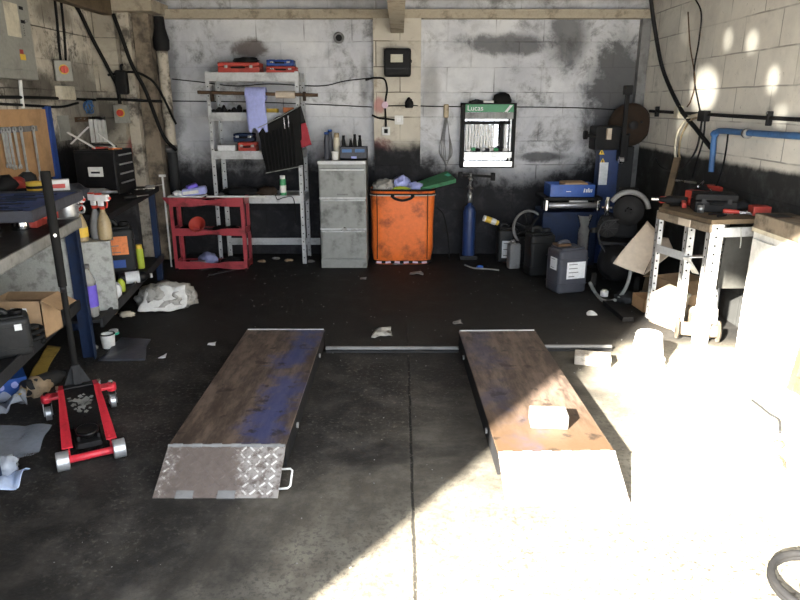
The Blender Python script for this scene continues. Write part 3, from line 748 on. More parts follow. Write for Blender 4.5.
B().lathe([(0, 0), (.046, 0), (.047, .004), (.047, .03), (.045, .032), (.045, .075), (.048, .078), (.048, .09), (0, .09)], seg=24).build('can_body', 'chrome', t, smooth=True)
B().lathe([(.0475, .074), (.0495, .076), (.0495, .094), (0, .0945)], seg=24).build('lid', 'black', t, smooth=True)
toolcase('tool_case', 'low black case with a metal clip at the left end of the bench', Pg(2, 240, .859) + Vector((-.1, -.04, 0)), NR + PI / 2, .2, .16, .09, 'charcoal')
lumpy('rag', 'dark oily rag heaped at the back of the near bench', 'rag', nb(-.62, -.35, .859), (.25, .4, .2), 'black', 4, .4)
t = thing('tape_roll', 'yellow and black tape roll lying on top of the blue lined tray', 'tape', Pg(37, 190, 1.006), .4)
B().lathe([(.03, 0), (.055, 0), (.055, .05), (.03, .05), (.03, 0)], seg=24).build('tape', 'yellow', t, smooth=True)
B().lathe([(.0552, .012), (.0565, .014), (.0565, .026), (.0552, .028)], seg=24).build('black_stripe', 'black', t, smooth=True)
# grey box between the two benches with the spray bottles
tag(B().b2((-.09, -.08, 0), (.09, .08, .46)).build('parts_box', 'speckle', bev=.006, loc=(-1.975, 4.14, .206), rot=(0, 0, .4)), 'pale speckled grey metal box carrying the three spray bottles', 'box')
for (dx, dy, lq, lb, w_) in ((-.065, -.03, 'amber', 'yellow', 'amber spray bottle with yellow label, leftmost of the red and white headed three'), (.0, .035, 'mid_grey', None, 'grey spray bottle in the middle of the red and white headed three'), (.062, -.02, 'amber', None, 'brown spray bottle without label, rightmost of the red and white headed three')):
    spray_bottle(w_, (-1.965 + dx, 4.14 + dy + dx * .4, .667), 1.25 + rnd.uniform(-.2, .25), lq, lb)

# ------------------------------------------------------------------ far left bench
FB, FR = (-2.11, 5.72), .14
fb = loc2w(FB, FR)
t = thing('workbench', 'oily black workbench on navy legs along the left wall, further back', 'workbench', (FB[0], FB[1], 0), FR)
B().b2((-.6, -1.52, .775), (0, .02, .82)).build('worktop', 'black', t, bev=.004)
for (x, y) in ((-.02, -.06), (-.32, -1.38), (-.56, -.06), (-.56, -1.38)):
    B().b2((x - .05, y - .05, 0), (x, y, .775)).build('leg', 'navy', t, bev=.003)
B().b2((-.6, -1.86, .19), (-.03, -.05, .205)).build('lower_shelf', 'charcoal', t)
B().b2((-.03, -1.88, .165), (-.012, -.02, .225)).build('shelf_beam', 'charcoal', t, bev=.002)
o = jerrycan('oil_canister', 'black oil canister with an orange label on the far bench lower shelf', fb(-.17, -.82, .206), .36, .25, .19, .46, 'jerry_black', [('f', .0, .28, .16, .14, 'label_orange', 3), ('f', -.03, .14, .16, .06, 'blue', 0)])
bottle('oil_bottle', 'dark bottle with white label lying on the far bench lower shelf', fb(-.14, -1.0, .252), .045, .24, 'black_gloss', 'white', 'paper', rot=(PI / 2 - .0, 0, FR + 1.9))
lumpy('cleaning_cloth', 'crumpled white cloth at the near end of the far bench shelf', 'cloth', fb(-.09, -1.36, .206), (.11, .1, .14), 'paper', 8, .4)
bottle('plastic_bottle', 'empty clear plastic bottle at the near end of the far bench shelf', fb(-.1, -1.77, .206), .042, .34, 'clear', 'mid_grey', 'violet', waist=True)
lumpy('tape_reel', 'small lime green reel beside the white cloth under the far bench', 'reel', fb(-.07, -1.2, .206), (.06, .05, .1), 'lime', 3, .1)
aerosol('yellow spray can behind the orange labelled oil canister', fb(-.1, -.48, .206), .03, .2, 'lime', 'yellow')
# tool chest with drawers
t = thing('tool_chest', 'black metal tool chest with a silver front handle on the far bench', 'tool chest', (-2.39, 5.36, .82), .02)
B().b2((-.16, -.18, 0), (.16, .18, .34)).build('chest_body', 'black', t, bev=.006)
B().b2((-.152, -.186, .03), (.152, -.18, .325)).build('front_cover', 'black_gloss', t, bev=.004)
b = B().b2((-.058, -.194, .14), (.058, -.186, .215)); hp = b.build('handle_plate', 'white', t, bev=.004)
B().b2((-.035, -.2, .165), (.035, -.191, .18)).build('handle_grip', 'black', hp, bev=.003)
for i in range(4):
    d = B().b2((.16, -.165, .03 + i * .072), (.166, .165, .094 + i * .072)).build('drawer', 'black', t, bev=.003)
    B().b2((.166, -.13, .078 + i * .072), (.174, .13, .09 + i * .072)).build('drawer_pull', 'galv', d)
B().tube(spline([(-.1, 0, .34), (-.09, 0, .37), (.09, 0, .37), (.1, 0, .34)], 5), .008, 8).build('carry_handle', 'charcoal', t, smooth='full')
pliers('red handled pliers lying on top of the black tool chest', Vector((-2.33, 5.34, 1.163)), .3, 'tool_red', s=1.0)
pliers('orange handled cutters at the right end of the black tool chest lid', Vector((-2.3, 5.26, 1.163)), 2.6, 'label_orange', s=.9)
t = thing('steel_bracket', 'pale crossed steel bracket leaning above the black tool chest', 'bracket', Vector((-2.47, 5.28, 1.165)), .1)
B().bar((-.14, 0, .13), (.06, -.01, .005), .03, .008).build('arm', 'white', t); B().bar((-.13, .012, .04), (.02, .01, .17), .03, .008).build('arm', 'white', t); B().bar((.09, .012, .12), (.2, .01, .02), .03, .008).build('arm', 'white', t)
B().cyl((-.055, -.012, .045), (-.055, .02, .045), .01, seg=10).build('pivot', 'steel', t)
t = thing('air_gun', 'silver cylindrical air tool lying in front of the black tool chest', 'air tool', Vector((-2.33, 5.08, .852)), .05)
B().lathe([(0, 0), (.02, 0), (.03, .02), (.031, .15), (.02, .18), (.012, .2), (.009, .25), (0, .25)], (-.12, 0, 0), 18, (0, PI / 2, 0)).build('barrel', 'galv', t, smooth=True)
B().cyl((-.12, 0, 0), (-.15, 0, 0), .009, seg=10).build('hose_tail', 'steel', t)
for i, (x, y, rz, k) in enumerate(((-.07, -.85, .9, 'dark screwdriver lying near the front edge of the far bench'), (-.06, -.2, 1.2, 'screwdriver with pale shaft at the far right corner of the bench'))):
    screwdriver(k, fb(x, y, .821), rz, 'black' if i == 0 else 'mid_grey', .2)
o = spanner_mesh(.17).build('spanner', 'steel', loc=fb(-.05, -.62, .821), rot=(0, 0, .6)); tag(o, 'bare steel spanner on the far bench beside the air tool', 'spanner')
o = spanner_mesh(.15).build('spanner', 'steel', loc=fb(-.12, -.24, .821), rot=(0, 0, -.8)); tag(o, 'short steel spanner at the far end of the black bench', 'spanner')
lumpy('rag', 'grey oily rag heaped on the far bench left of the black tool chest', 'rag', fb(-.42, -.95, .82), (.26, .2, .15), 'jerry', 6, .45)
lumpy('rag', 'small brown leather rag at the near end of the far bench', 'rag', fb(-.34, -1.28, .82), (.2, .2, .13), 'brown', 9, .4)
t = carton('small white and red packet at the far end of the blue lined tray', (.11, .07, .06), Pg(60, 190, 1.0065), .5, 'white', 'packet', (0, 0, 0, 0), 'packet')
B().b2((-.056, -.037, .06), (.056, .037, .063)).build('lid', 'white', t); B().b2((-.045, -.0372, .015), (.03, -.0345, .04)).build('red_band', 'tool_red', t)
t = thing('steel_pot', 'dull grey steel pot on the near end of the far bench', 'pot', Pg(78, 216, .86) + Vector((-.045, -.03, 0))); 
B().lathe([(0, 0), (.06, 0), (.064, .01), (.064, .09), (.06, .09), (.058, .012), (0, .01)], seg=24).build('pot_body', 'galv', t, smooth=True)
B().tube(spline([(.064, 0, .07), (.1, 0, .065), (.1, 0, .03), (.064, 0, .025)], 4), .006, 8).build('handle', 'galv', t, smooth='full')

# ------------------------------------------------------------------ left wall: spanner board, electrics
p0 = Px(-14, 110, XL + .03); p1 = Px(50, 112, XL + .03)
Y0, Y1 = 4.28, 5.3
t = thing('tool_board', 'brown plywood board hung with a row of spanners on the left wall', 'board', (XL + .012, Y0, .95))
B().b2((-.012, 0, 0), (.012, Y1 - Y0, .52)).build('back_board', 'wood', t, bev=.002)
B().b2((-.012, Y1 - Y0, -.12), (.03, Y1 - Y0 + .06, .54)).build('upright', 'blue', t, bev=.003)
B().b2((.012, 0, .36), (.02, .85, .40)).build('hook_rail', 'mid_grey', t)
for i in range(4): B().b2((.012, .02 + i * .16, .405), (.0145, .15 + i * .16, .515)).build('panel', 'wood', t)
for i, (px_, L) in enumerate(((2, .24), (5, .25), (8.5, .26), (14, .26), (20.5, .32), (33, .38))):
    y = Px(px_, 133, XL + .04).y - Y0
    pr = spanner_mesh(L, .023, .008).build('spanner', 'galv_flat', loc=(XL + .042, Y0 + y, .95 + .385 - .02), rot=(0, -PI / 2 + .0, 0))
    pr.rotation_euler = Matrix(((0, 0, 1), (-1, 0, 0), (0, -1, 0))).to_euler()
    word = ['shortest steel spanner at the left end of the plywood board', 'second shortest spanner from the left end of the board', 'third spanner from the left on the plywood board', 'fourth spanner from the left on the plywood board', 'fifth spanner from the left on the plywood board', 'longest spanner hanging at the right end of the row on the board'][i]
    tag(pr, word, 'spanner', 'spanners on the plywood board')
# distribution board
y0, y1 = Px(-60, 40, XL + .1).y, Px(33, 40, XL + .1).y; FZ = Px(20, 79, XL + .1).z
t = thing('fuse_box', 'large grey metal fuse box on the left wall at the top left', 'fuse box', (XL, y0, FZ)); W_ = y1 - y0; H_ = .8
B().b2((0, 0, 0), (.1, W_, H_)).build('box_body', 'panel_grey', t, bev=.006)
dr = B().b2((.1, .03, .06), (.112, W_ - .06, H_ - .04)).build('door', 'panel_grey', t, bev=.004)
b = B(); 
B().b2((.112, W_ - .34, .28), (.1135, W_ - .17, .5)).build('circuit_chart', 'cream', dr)
for z in (.47, .38): B().b2((.112, W_ - .15, z), (.1145, W_ - .1, z + .022)).build('black_label', 'black', dr)
b = B()
for i in range(5): b.cyl((.112, W_ - .125, .30 + i * .016), (.114, W_ - .125, .30 + i * .016), .003, seg=8)
b.build('indicator_dot', 'black', dr)
B().b2((.112, W_ - .23, .13), (.1135, W_ - .16, .17)).build('warning_sticker', 'yellow', dr); B().b2((.112, W_ - .225, .17), (.1135, W_ - .18, .20)).build('warning_sticker', 'red_plain', dr)
B().cyl((.112, W_ - .09, .4), (.122, W_ - .09, .4), .01, seg=12).build('lock', 'steel', dr)
def isolator(label, c, face):
    t = thing('isolator_switch', label, 'switch', c); 
    if face == 'x': t.rotation_euler = (0, 0, .75)
    B().b2((-.065, -.05, -.08), (.065, 0, .08)).build('switch_box', 'panel_grey', t, bev=.006)
    B().cyl((0, -.05, .01), (0, -.054, .01), .038, seg=20).build('yellow_plate', 'yellow', t)
    k = B().cyl((0, -.054, .01), (0, -.075, .01), .03, seg=18).build('rotary_knob', 'tool_red', t, smooth=True, bev=.003)
    B().b2((-.007, -.088, -.02), (.007, -.075, .04)).build('knob_grip', 'tool_red', k, bev=.002)
isolator('grey isolator switch with red knob on the left wall beside the fuse box', Px(62, 71, XL + .05), 'x')
isolator('grey isolator switch with red knob low on the corner pillar', Py(123, 114, 6.3), 'y')
t = thing('junction_box', 'cream junction box on the left wall under the first isolator switch', 'junction box', Px(62, 93, XL), PI / 2)
B().b2((-.11, -.06, -.055), (.11, 0, .055)).build('box_body', 'cream', t, bev=.006); B().b2((-.1, -.066, -.048), (.1, -.06, .048)).build('lid', 'cream', t, bev=.003)
q = XL + .012
cable('wall_cable', 'upper black cable running level along the left wall', [Px(-20, 97, q), Px(30, 97.5, q), Px(62, 98.5, q), Px(95, 100, q)], .012)
cable('wall_cable', 'lower black cable running along the left wall above the spanner board', [Px(-20, 103, q), Px(30, 105.5, q), Px(60, 107, q), Px(78, 103, q)], .01)
cable('wall_cable', 'black cable dropping to the first isolator, beside the fuse box', [Px(54, -10, q), Px(57, 20, q), Px(59, 45, q), Px(61, 62, q)], .01)
cable('wall_cable', 'second black cable dropping to the first isolator from the roof', [Px(60, -10, q), Px(63, 20, q), Px(65, 45, q), Px(66, 62, q)], .01)
cable('wall_cable', 'thick black cable sagging from the roof down to the pillar isolator', [Px(62, -3, q), Px(76, 6, XL + .02), Px(92, 38, XL + .06), Py(108, 68, 6.26), Py(117, 86, 6.27), Py(120, 104, 6.27)], .016)
cable('wall_cable', 'long black cable slanting from the roof across the corner posts', [Py(113, 14, 6.25), Py(122, 38, 6.25), Py(132, 65, 6.24), Py(146, 92, 6.24), Py(163, 135, 6.28), Py(176, 150, 6.4)], .017)
cable('wall_cable', 'black cable crossing from the corner pillar to the drain pipe', [Py(108, 75, 6.27), Py(130, 72, 6.25), Py(145, 76, 6.24), Py(158, 88, 6.3), Py(176, 124, 6.45)], .011)
cable('wall_cable', 'level black conduit across the corner pillar and timber posts', [Py(96, 99, 6.28), Py(120, 99.5, 6.27), Py(140, 100.5, 6.26), Py(162, 101.5, 6.35)], .012)
cable('conduit', 'white plastic conduit dropping below the fuse box on the left wall', [Px(20, 79, q), Px(21, 92, q), Px(23, 108, q)], .014, 'white', 'conduit')
t = thing('wall_lamp', 'black bulkhead lamp body hung on the corner pillar', 'lamp', Py(124, 82, 6.3))
B().b2((-.06, -.07, -.11), (.05, 0, .1)).build('lamp_body', 'black', t, bev=.02); B().tube(spline([(0, -.03, .1), (.0, -.03, .14), (.01, -.01, .15)], 4), .01).build('bracket', 'black', t)
# tools hung over the far bench
t = thing('wall_rack', 'dark rail of hanging tools on the left wall above the tool chest', 'rail', Px(88, 119, XL), PI / 2)
B().b2((-.25, -.03, -.02), (.55, 0, .02)).build('rail', 'brown', t)
for i in range(5): B().cyl((-.25 + i * .1, -.03, 0), (-.25 + i * .1, -.06, .01), .004, seg=6).build('hook', 'steel', t)
for i, px_ in enumerate((92, 97, 101, 105)):
    p = Px(px_, 131, XL + .05)
    t = thing('hanging_bar', ['pale socket bar', 'second socket bar', 'third socket bar', 'fourth socket bar'][i] + ' hanging on the rail, counted from the fuse box side', 'socket bar', p)
    B().b2((-.012, -.016, -.1), (.012, .016, .12)).build('bar', 'white', t)
    B().b2((-.012, -.016, .1), (.012, .016, .13)).build('hook_end', 'steel', t)
o = B().tube([(math.cos(a * .4) * (.055 + .004 * math.sin(a)), .01 * math.sin(a * 1.3) + a * .0006, math.sin(a * .4) * .055) for a in range(60)], .006, 6).build('blue_coil', 'blue_pipe', smooth='full', loc=Px(91, 107, XL + .05), rot=(0, 0, PI / 2)); tag(o, 'coil of blue grey hose hanging on the left wall under the cables', 'hose')
tag(B().b2((0, -.09, -.1), (.008, .09, .1)).build('notice_sheet', 'panel_grey', loc=Px(64, 128, XL)), 'grubby grey notice on the left wall beside the board upright', 'notice')
# drain pipe in the corner
t = thing('drain_pipe', 'cream drain pipe with a black lower half in the left back corner', 'pipe', (-2.225, 6.49, 0))
B().cyl((0, 0, 1.1), (0, 0, 2.05), .05, seg=20).build('upper_pipe', 'pipe_cream', t, smooth=True)
B().cyl((0, 0, 0), (0, 0, 1.1), .049, seg=20).build('lower_pipe', 'charcoal', t, smooth=True)
B().cyl((0, 0, 1.06), (0, 0, 1.13), .058, seg=20).build('joint_collar', 'mid_grey', t, smooth=True)
B().lathe([(.05, 0), (.07, .02), (.075, .1), (.05, .2), (.045, .3)], (0, 0, 1.98), 18).build('soot_black_bend', 'black', t, smooth=True)

# ------------------------------------------------------------------ floor clutter, left
t = thing('blue_carton', 'blue box with white spots on the floor under the near bench', 'box', Pg(4, 392), .62)
b = B().b2((-.16, -.1, 0), (.11, .1, .1)).build('carton_body', 'blue_bright', t, bev=.003)
b = B()
for i in range(3): b.lump((-.08 + i * .065, -.1, .045), (.035, .006, .04), i, .2, 2, 2, False)
inlay([k_ for k_ in kids(t)][0], b, 'paper_blue')
bottle('oil_bottle', 'dusty grey plastic bottle lying beside the blue box under the bench', Pg(24, 389, .045), .045, .26, 'charcoal', 'black', rot=(PI / 2, 0, -.5 + PI))
sheet('card_strip', 'folded yellow brown cardboard strip lying on the floor under the near bench', 'cardboard', [Pg(17, 398, .05), Pg(42, 380, .04), Pg(60, 347, .05), Pg(47, 345, .05)], 'yellow_card', .012, 6, 2, .004)
lumpy('work_glove', 'tan leather work glove crumpled on the floor behind the jack', 'glove', Pg(37, 393, .0), (.13, .12, .1), 'glove_tan', 3, .5, 2.2, .6)
lumpy('work_glove', 'smaller brown glove lying left of the tan leather glove', 'glove', Pg(27, 389, .0), (.09, .07, .05), 'leather', 5, .5, 2.4)
sheet('card_scrap', 'torn yellowish scrap between the tan glove and the jack', 'cardboard', [Pg(42, 383, .01), Pg(58, 383, .01), Pg(60, 375, .02), Pg(46, 376, .02)], 'yellow_card', .012, 9, 7, .003, z0=.003)
sheet('plastic_sheet', 'wide sheet of clear crumpled polythene on the floor at the left edge', 'plastic sheet', [Pg(-40, 465), Pg(35, 460), Pg(54, 428), Pg(-40, 424)], 'film', .03, 5, 3, 0, nu=26, nv=20, z0=.003)
sheet('plastic_bag', 'scrunched clear plastic bag on the floor between the bench and the jack', 'plastic bag', [Pg(-30, 420), Pg(14, 414), Pg(30, 398), Pg(-14, 400)], 'film', .06, 9, 5, 0, nu=20, nv=18, z0=.003)
sheet('paper_towel', 'crumpled pale blue paper towel on the floor at the left edge', 'paper towel', [Pg(-16, 500), Pg(22, 492), Pg(31, 471), Pg(-10, 478)], 'blue_paper_light', .04, 8, 11, .002, nu=20, nv=18, z0=.003)
lumpy('plastic_cup', 'squashed clear plastic cup beside the pale blue paper towel', 'cup', Pg(6, 472), (.09, .09, .08), 'film', 6, .5, 3)
t = thing('plastic_tub', 'small white tub standing open on the floor behind the jack', 'tub', Pg(109, 347))
B().lathe([(0, 0), (.038, 0), (.045, .09), (.042, .09), (.036, .006), (0, .006)], seg=20).build('tub_body', 'white', t, smooth=True)
B().lathe([(.0375, .09), (.0465, .088), (.0465, .094), (.0375, .094)], seg=20).build('dark_rim', 'black', t)
t = thing('jar_lid', 'white jar lid with a green rim lying behind the white tub', 'lid', Pg(114, 334))
B().lathe([(0, 0), (.034, 0), (.034, .014), (0, .014)], seg=20).build('lid_rim', 'green_cap', t, smooth=True); B().cyl((0, 0, .014), (0, 0, .03), .03, seg=18).build('lid_top', 'white', t, smooth=True)
sheet('floor_mat', 'thin dark grey rag lying flat on the floor near the white tub', 'rag', [Pg(98, 362), Pg(145, 360), Pg(150, 340), Pg(122, 338)], 'jerry', .015, 5, 3, .006, z0=.006)
lumpy('pebble', 'grey stone on the floor beside the near bench leg', 'stone', Pg(95, 349), (.045, .04, .03), 'mid_grey', 2, .3)
# grey plastic sack
t = thing('plastic_sack', 'crumpled grey white plastic sack lying on the dark floor by the far bench', 'sack', Pg(160, 305) + Vector((.07, -.02, 0)), .3)
B().lump((0, 0, 0), (.4, .28, .2), 21, .36, 1.7, 4).build('sack_body', 'sackgrey', t, smooth='full')
sk = B().sheet([(-.2, -.17, .02), (.12, -.17, .0), (.16, -.1, .17), (-.14, -.06, .16)], 16, 12, .035, 9, 4, .002).build('torn_flap', 'white', t, smooth='full', solid=.002)
lumpy('scrap_paper', 'pinkish crumpled scrap on the floor below the far bench beam', 'scrap', Pg(127, 316), (.1, .07, .04), 'cream', 12, .5)
lumpy('scrap_paper', 'brown crumpled scrap on the floor nearer the far bench leg', 'scrap', Pg(112, 314), (.07, .06, .03), 'leather', 15, .5)

lumpy('greasy_tool', 'rusty brown lump at the back of the near bench, left edge', 'tool', nb(-.64, -.75, .859), (.14, .2, .16), 'rust', 31, .45)
tag(B().box((0, 0, .02), (.1, .05, .04), (0, 0, .4), .006).build('red_tool', 'red_plain', loc=Px(10, 182, -2.3) + Vector((0, 0, -.02))), 'small red tool among the dark clutter at the left edge', 'tool') if False else None

for i, (px, py, s, m, lab) in enumerate(((6, 190, (.12, .12, .09), 'black', 'black greasy lump on the blue lined tray at the left edge'), (18, 188, (.1, .1, .07), 'red_plain', 'dull red part on the blue lined tray left of the yellow tape'), (28, 186, (.1, .09, .09), 'charcoal', 'dark part on the blue lined tray just left of the yellow tape'), (49, 189, (.08, .08, .05), 'black', 'black part on the blue lined tray right of the yellow tape'))):
    lumpy('engine_part', lab, 'part', Pg(px, py, 1.0065), s, m, 80 + i, .42, sub=2)
# ------------------------------------------------------------------ red trolley
RY = 6.25                               # rack front plane
TY0, TY1 = 5.98, 6.2
tx0, tx1 = Py(175.5, 267, TY0).x, Py(247.5, 266, TY0).x
tz = Py(210, 198, TY0).z; tm = Py(210, 229, TY0).z
t = thing('tool_trolley', 'dented red steel tool trolley standing in front of the galvanised shelving', 'trolley', ((tx0 + tx1) / 2, (TY0 + TY1) / 2, 0))
hw, hd = (tx1 - tx0) / 2, (TY1 - TY0) / 2
def rtray(name, z, lip):
    b = B().b2((-hw, -hd, z - .006), (hw, hd, z))
    b.bar((-hw - .0, hd, z + lip / 2), (hw, hd, z + lip / 2), lip, .006, PI / 2 * 0)
    n = 12                              # dented front lip
    lo = []; hi = []
    for i in range(n + 1):
        x = -hw + 2 * hw * i / n; dn = math.exp(-((x - .02) / .09) ** 2)
        lo.append((x, -hd - .0 + .02 * dn, z - .02 + .012 * dn)); hi.append((x, -hd - .002 + .012 * dn, z + lip - .022 * dn))
    for i in range(n):
        q = [b.bm.verts.new(v) for v in (lo[i], lo[i + 1], hi[i + 1], hi[i])]; q2 = [b.bm.verts.new(Vector(v) + Vector((0, .005, 0))) for v in (lo[i], lo[i + 1], hi[i + 1], hi[i])]
        b.bm.faces.new(q); b.bm.faces.new(list(reversed(q2))); b.bm.faces.new((q[3], q[2], q2[2], q2[3])); b.bm.faces.new((q[0], q2[0], q2[1], q[1]))
    for s in (-1, 1): b.b2((s * hw - .003, -hd, z - .006), (s * hw + .003, hd, z + lip))
    b.build(name, 'red', t)
rtray('top_tray', tz - .06, .06); rtray('middle_tray', tm - .045, .05); rtray('bottom_tray', .03, .055)
for s in (-1, 1):
    for y in (-hd, hd):
        b = B().b2((s * hw - (.03 if s > 0 else 0), y - .002, .012), (s * hw + (.03 if s < 0 else 0), y + .003, tz)); b.b2((s * hw - .003, y, .012), (s * hw + .003, y + (.035 if y < 0 else -.035), tz))
        b.build('post', 'red', t)
        B().cyl((s * (hw - .015), y, 0), (s * (hw - .015), y, .02), .014, seg=10).build('foot', 'rubber', t)
b = B(); q = [b.bm.verts.new(v) for v in ((-hw, -hd, tz - .07), (-hw - .07, -hd + .02, tz), (-hw - .07, -hd + .05, tz), (-hw, -hd + .06, tz - .07))]; b.bm.faces.new(q)
q2 = [b.bm.verts.new(v) for v in ((-hw, -hd, tz), (-hw, -hd + .06, tz))]; b.bm.faces.new((q[0], q2[0], q[1])); b.bm.faces.new((q[2], q2[1], q[3])); b.bm.faces.new((q[1], q2[0], q2[1], q[2]))
b.build('bent_corner', 'red', t, solid=.003)
tcx, tcy = (tx0 + tx1) / 2, (TY0 + TY1) / 2
tag(B().b2((-.16, -.08, 0), (.16, .08, .012)).build('white_board', 'white', loc=(tcx - .2, tcy, tz + .001)), 'flat white board on the left half of the red trolley', 'board')
tag(B().b2((-.27, -.012, 0), (.27, .012, .014)).build('white_strip', 'white', loc=(tcx + .27, tcy - .07, tz + .001)), 'long white strip lying across the right half of the red trolley', 'strip')
t = thing('paper_pack', 'blue and white tissue pack on the white board of the red trolley', 'pack', (tcx - .13, tcy, tz + .014), .2)
B().box((0, 0, .035), (.22, .12, .07), (0, -.12, 0), .02).build('wrapper', 'paper_blue', t, smooth=True); B().box((-.02, -.002, .075), (.1, .09, .05), (0, -.3, .3), .015).build('loose_wrap', 'violet', t, smooth=True)
B().box((-.03, -.062, .03), (.14, .004, .03), (0, -.12, 0)).build('white_panel', 'white', t)
lumpy('paper_wad', 'crumpled white paper beside the tissue pack on the red trolley', 'paper', (tcx - .27, tcy - .03, tz + .014), (.1, .09, .05), 'paper', 5, .4)
t = thing('funnel', 'red plastic funnel on the middle tray of the red trolley', 'funnel', (tcx - .1, tcy - .02, tm - .035))
B().lathe([(.012, .02), (.02, .06), (.075, .14), (.078, .15), (.07, .15), (.014, .06)], (0, .03, .0), 20, (1.0, 0, 0)).build('cone', 'red_plain', t, smooth=True); B().cyl((0, .02, .01), (0, .0, .05), .014, seg=10).build('spout', 'red_plain', t)
for i, (x, lab) in enumerate(((.08, 'black tool beside the red funnel on the middle tray'), (.2, 'black tool further right on the middle tray of the trolley'), (-.24, 'dark lump at the left end of the middle trolley tray'))):
    lumpy('greasy_tool', lab, 'tool', (tcx + x, tcy, tm - .044), (.12, .1, .06), 'black', 30 + i, .4)
tag(B().b2((-.02, -.01, 0), (.025, .01, .012)).build('white_chip', 'white', loc=(tcx + .17, tcy - .07, tm - .044 + .0)), 'tiny white chip on the middle tray of the red trolley', 'chip')
lumpy('rag', 'blue grey rag on the bottom tray of the red trolley', 'rag', (tcx - .07, tcy + .03, .031), (.16, .12, .12), 'rag_blue', 3, .35)
t = thing('grease_gun', 'pale grease gun lying on the bottom tray of the red trolley', 'grease gun', (tcx - .2, tcy - .06, .058), .1)
B().lathe([(0, 0), (.012, .0), (.014, .06), (.024, .065), (.024, .2), (.012, .21), (0, .22)], (-.08, 0, 0), 14, (0, PI / 2, 0)).build('barrel', 'galv', t, smooth=True); B().bar((-.08, 0, 0), (-.14, .03, 0), .012, .012).build('lever', 'white', t)
tag(B().b2((-.06, -.012, 0), (.06, .012, .012)).build('white_strip', 'white', loc=(tcx + .17, tcy - .06, .031), rot=(0, 0, .05)), 'short white strip on the bottom tray of the red trolley', 'strip')
lumpy('greasy_tool', 'black tool behind the white strip on the bottom trolley tray', 'tool', (tcx + .17, tcy + .03, .031), (.2, .07, .07), 'black', 41, .4)
for i, (px, py, rz) in enumerate(((203, 270, .8), (212, 275, .7), (222, 272, .9))):
    o = spanner_mesh(.26 - .04 * i, .022, .01).build('flat_bar', 'charcoal', loc=Pg(px, py), rot=(0, 0, -rz)); tag(o, 'dark %s on the floor in front of the red trolley' % ['spanner, leftmost of three, lying', 'spanner, middle of three, lying', 'spanner, rightmost of three, lying'][i], 'spanner')

# ------------------------------------------------------------------ galvanised shelving
rx0, rx1 = Py(206, 90, RY).x, Py(299, 90, RY).x
RD = .36
shz = [Py(250, y, RY).z for y in (72.5, 112.5, 151, 195.5)]
t = thing('shelf_rack', 'tall galvanised shelving rack against the back wall behind the red trolley', 'shelving', ((rx0 + rx1) / 2, RY, 0))
rw = (rx1 - rx0) / 2
for s in (-1, 1):
    for y in (0, RD):
        b = B().b2((s * rw - (.035 if s > 0 else 0), y - .002 if y else y, 0), (s * rw + (.035 if s < 0 else 0), y + .002, shz[0] + .01)); b.b2((s * rw - .002, y, 0), (s * rw + .002, y + (.035 if y == 0 else -.035), shz[0] + .01))
        p = b.build('post', 'galv_flat', t)
        h = B()
        for k in range(22): h.cyl((s * (rw - .0175), y - .004, .06 + k * .08), (s * (rw - .0175), y + .004, .06 + k * .08), .006, seg=8)
        inlay(p, h, 'black')
for i, z in enumerate(shz):
    b = B().b2((-rw, 0, z - .012), (rw, RD, z - .006)).b2((-rw + .0, -.006, z - .075), (rw, 0, z)).b2((-rw, RD, z - .075), (rw, RD + .006, z))
    for s in (-1, 1): b.b2((s * rw - .003, 0, z - .075), (s * rw + .003, RD, z))
    b.build('shelf', 'galv_flat', t, bev=.001)
zl = Py(260, 238, RY + RD).z
B().b2((-rw, RD - .004, zl - .07), (rw + .1, RD + .004, zl)).build('lower_beam', 'galv_flat', t)
rcx = (rx0 + rx1) / 2
def onshelf(px, i, dy=.12): return Vector((Py(px, 100, RY + dy).x if i < 2 else Py(px, 170, RY + dy).x, RY + dy, shz[i] - .006))
toolcase('tool_case', 'dusty red tool case on the top shelf of the rack, left half', onshelf(243, 0), 0, .38, .2, .095, 'red_plain')
lumpy('rag', 'black oily rag draped on the red case on the top shelf', 'rag', onshelf(249, 0) + Vector((0, 0, .098)), (.2, .12, .05), 'black', 2, .5)
toolcase('tool_case', 'red case under the blue one at the right of the top shelf', onshelf(284, 0, .1), 0, .27, .18, .06, 'red_plain')
toolcase('socket_case', 'small dark blue case on the red case at the right of the top shelf', onshelf(283, 0, .12) + Vector((0, 0, .064)), 0, .25, .14, .055, 'blue')
for k in range(7):
    lumpy('engine_part', ['leftmost', 'second', 'third', 'fourth', 'fifth', 'sixth', 'rightmost'][k] + ' of the small black parts in a row on the second shelf', 'part', onshelf(213 + k * 5.2, 1, .06), (.05, .06, .035 + .02 * (k % 3)), 'black', 50 + k, .4, sub=2, group='small black parts on the second shelf')
carton('small yellow carton on the second shelf behind the blue roll', (.1, .08, .04), onshelf(272, 1), 0, 'yellow', 'small_carton', (0, 0, 0, 0)).scale = (1, 1, 1)
carton('orange brown carton on the second shelf near the right post', (.09, .08, .05), onshelf(288, 1), 0, 'label_orange', 'small_carton', (0, 0, 0, 0))
toolcase('socket_case', 'small red case on the third shelf beside the tool roll', onshelf(250, 2, .08), 0, .17, .13, .085, 'red_plain')
t = toolcase('socket_case', 'small blue case on top of the red case on the third shelf', onshelf(247, 2, .08) + Vector((0, 0, .09)), 0, .19, .12, .075, 'navy')
tag(B().box((0, 0, .03), (.16, .1, .055), None, .008).build('paper_pack', 'paper', loc=onshelf(229, 2, .06) + Vector((0, 0, .002))), 'white paper pack on the third shelf left of the red case', 'pack')
aerosol('green and white spray can on the lowest full shelf of the rack', onshelf(282, 3, .06), .032, .19, 'green', 'white', 'white')
lumpy('rag', 'black rag on the lowest full shelf left of the spray can', 'rag', onshelf(240, 3), (.34, .2, .08), 'black', 7, .4)
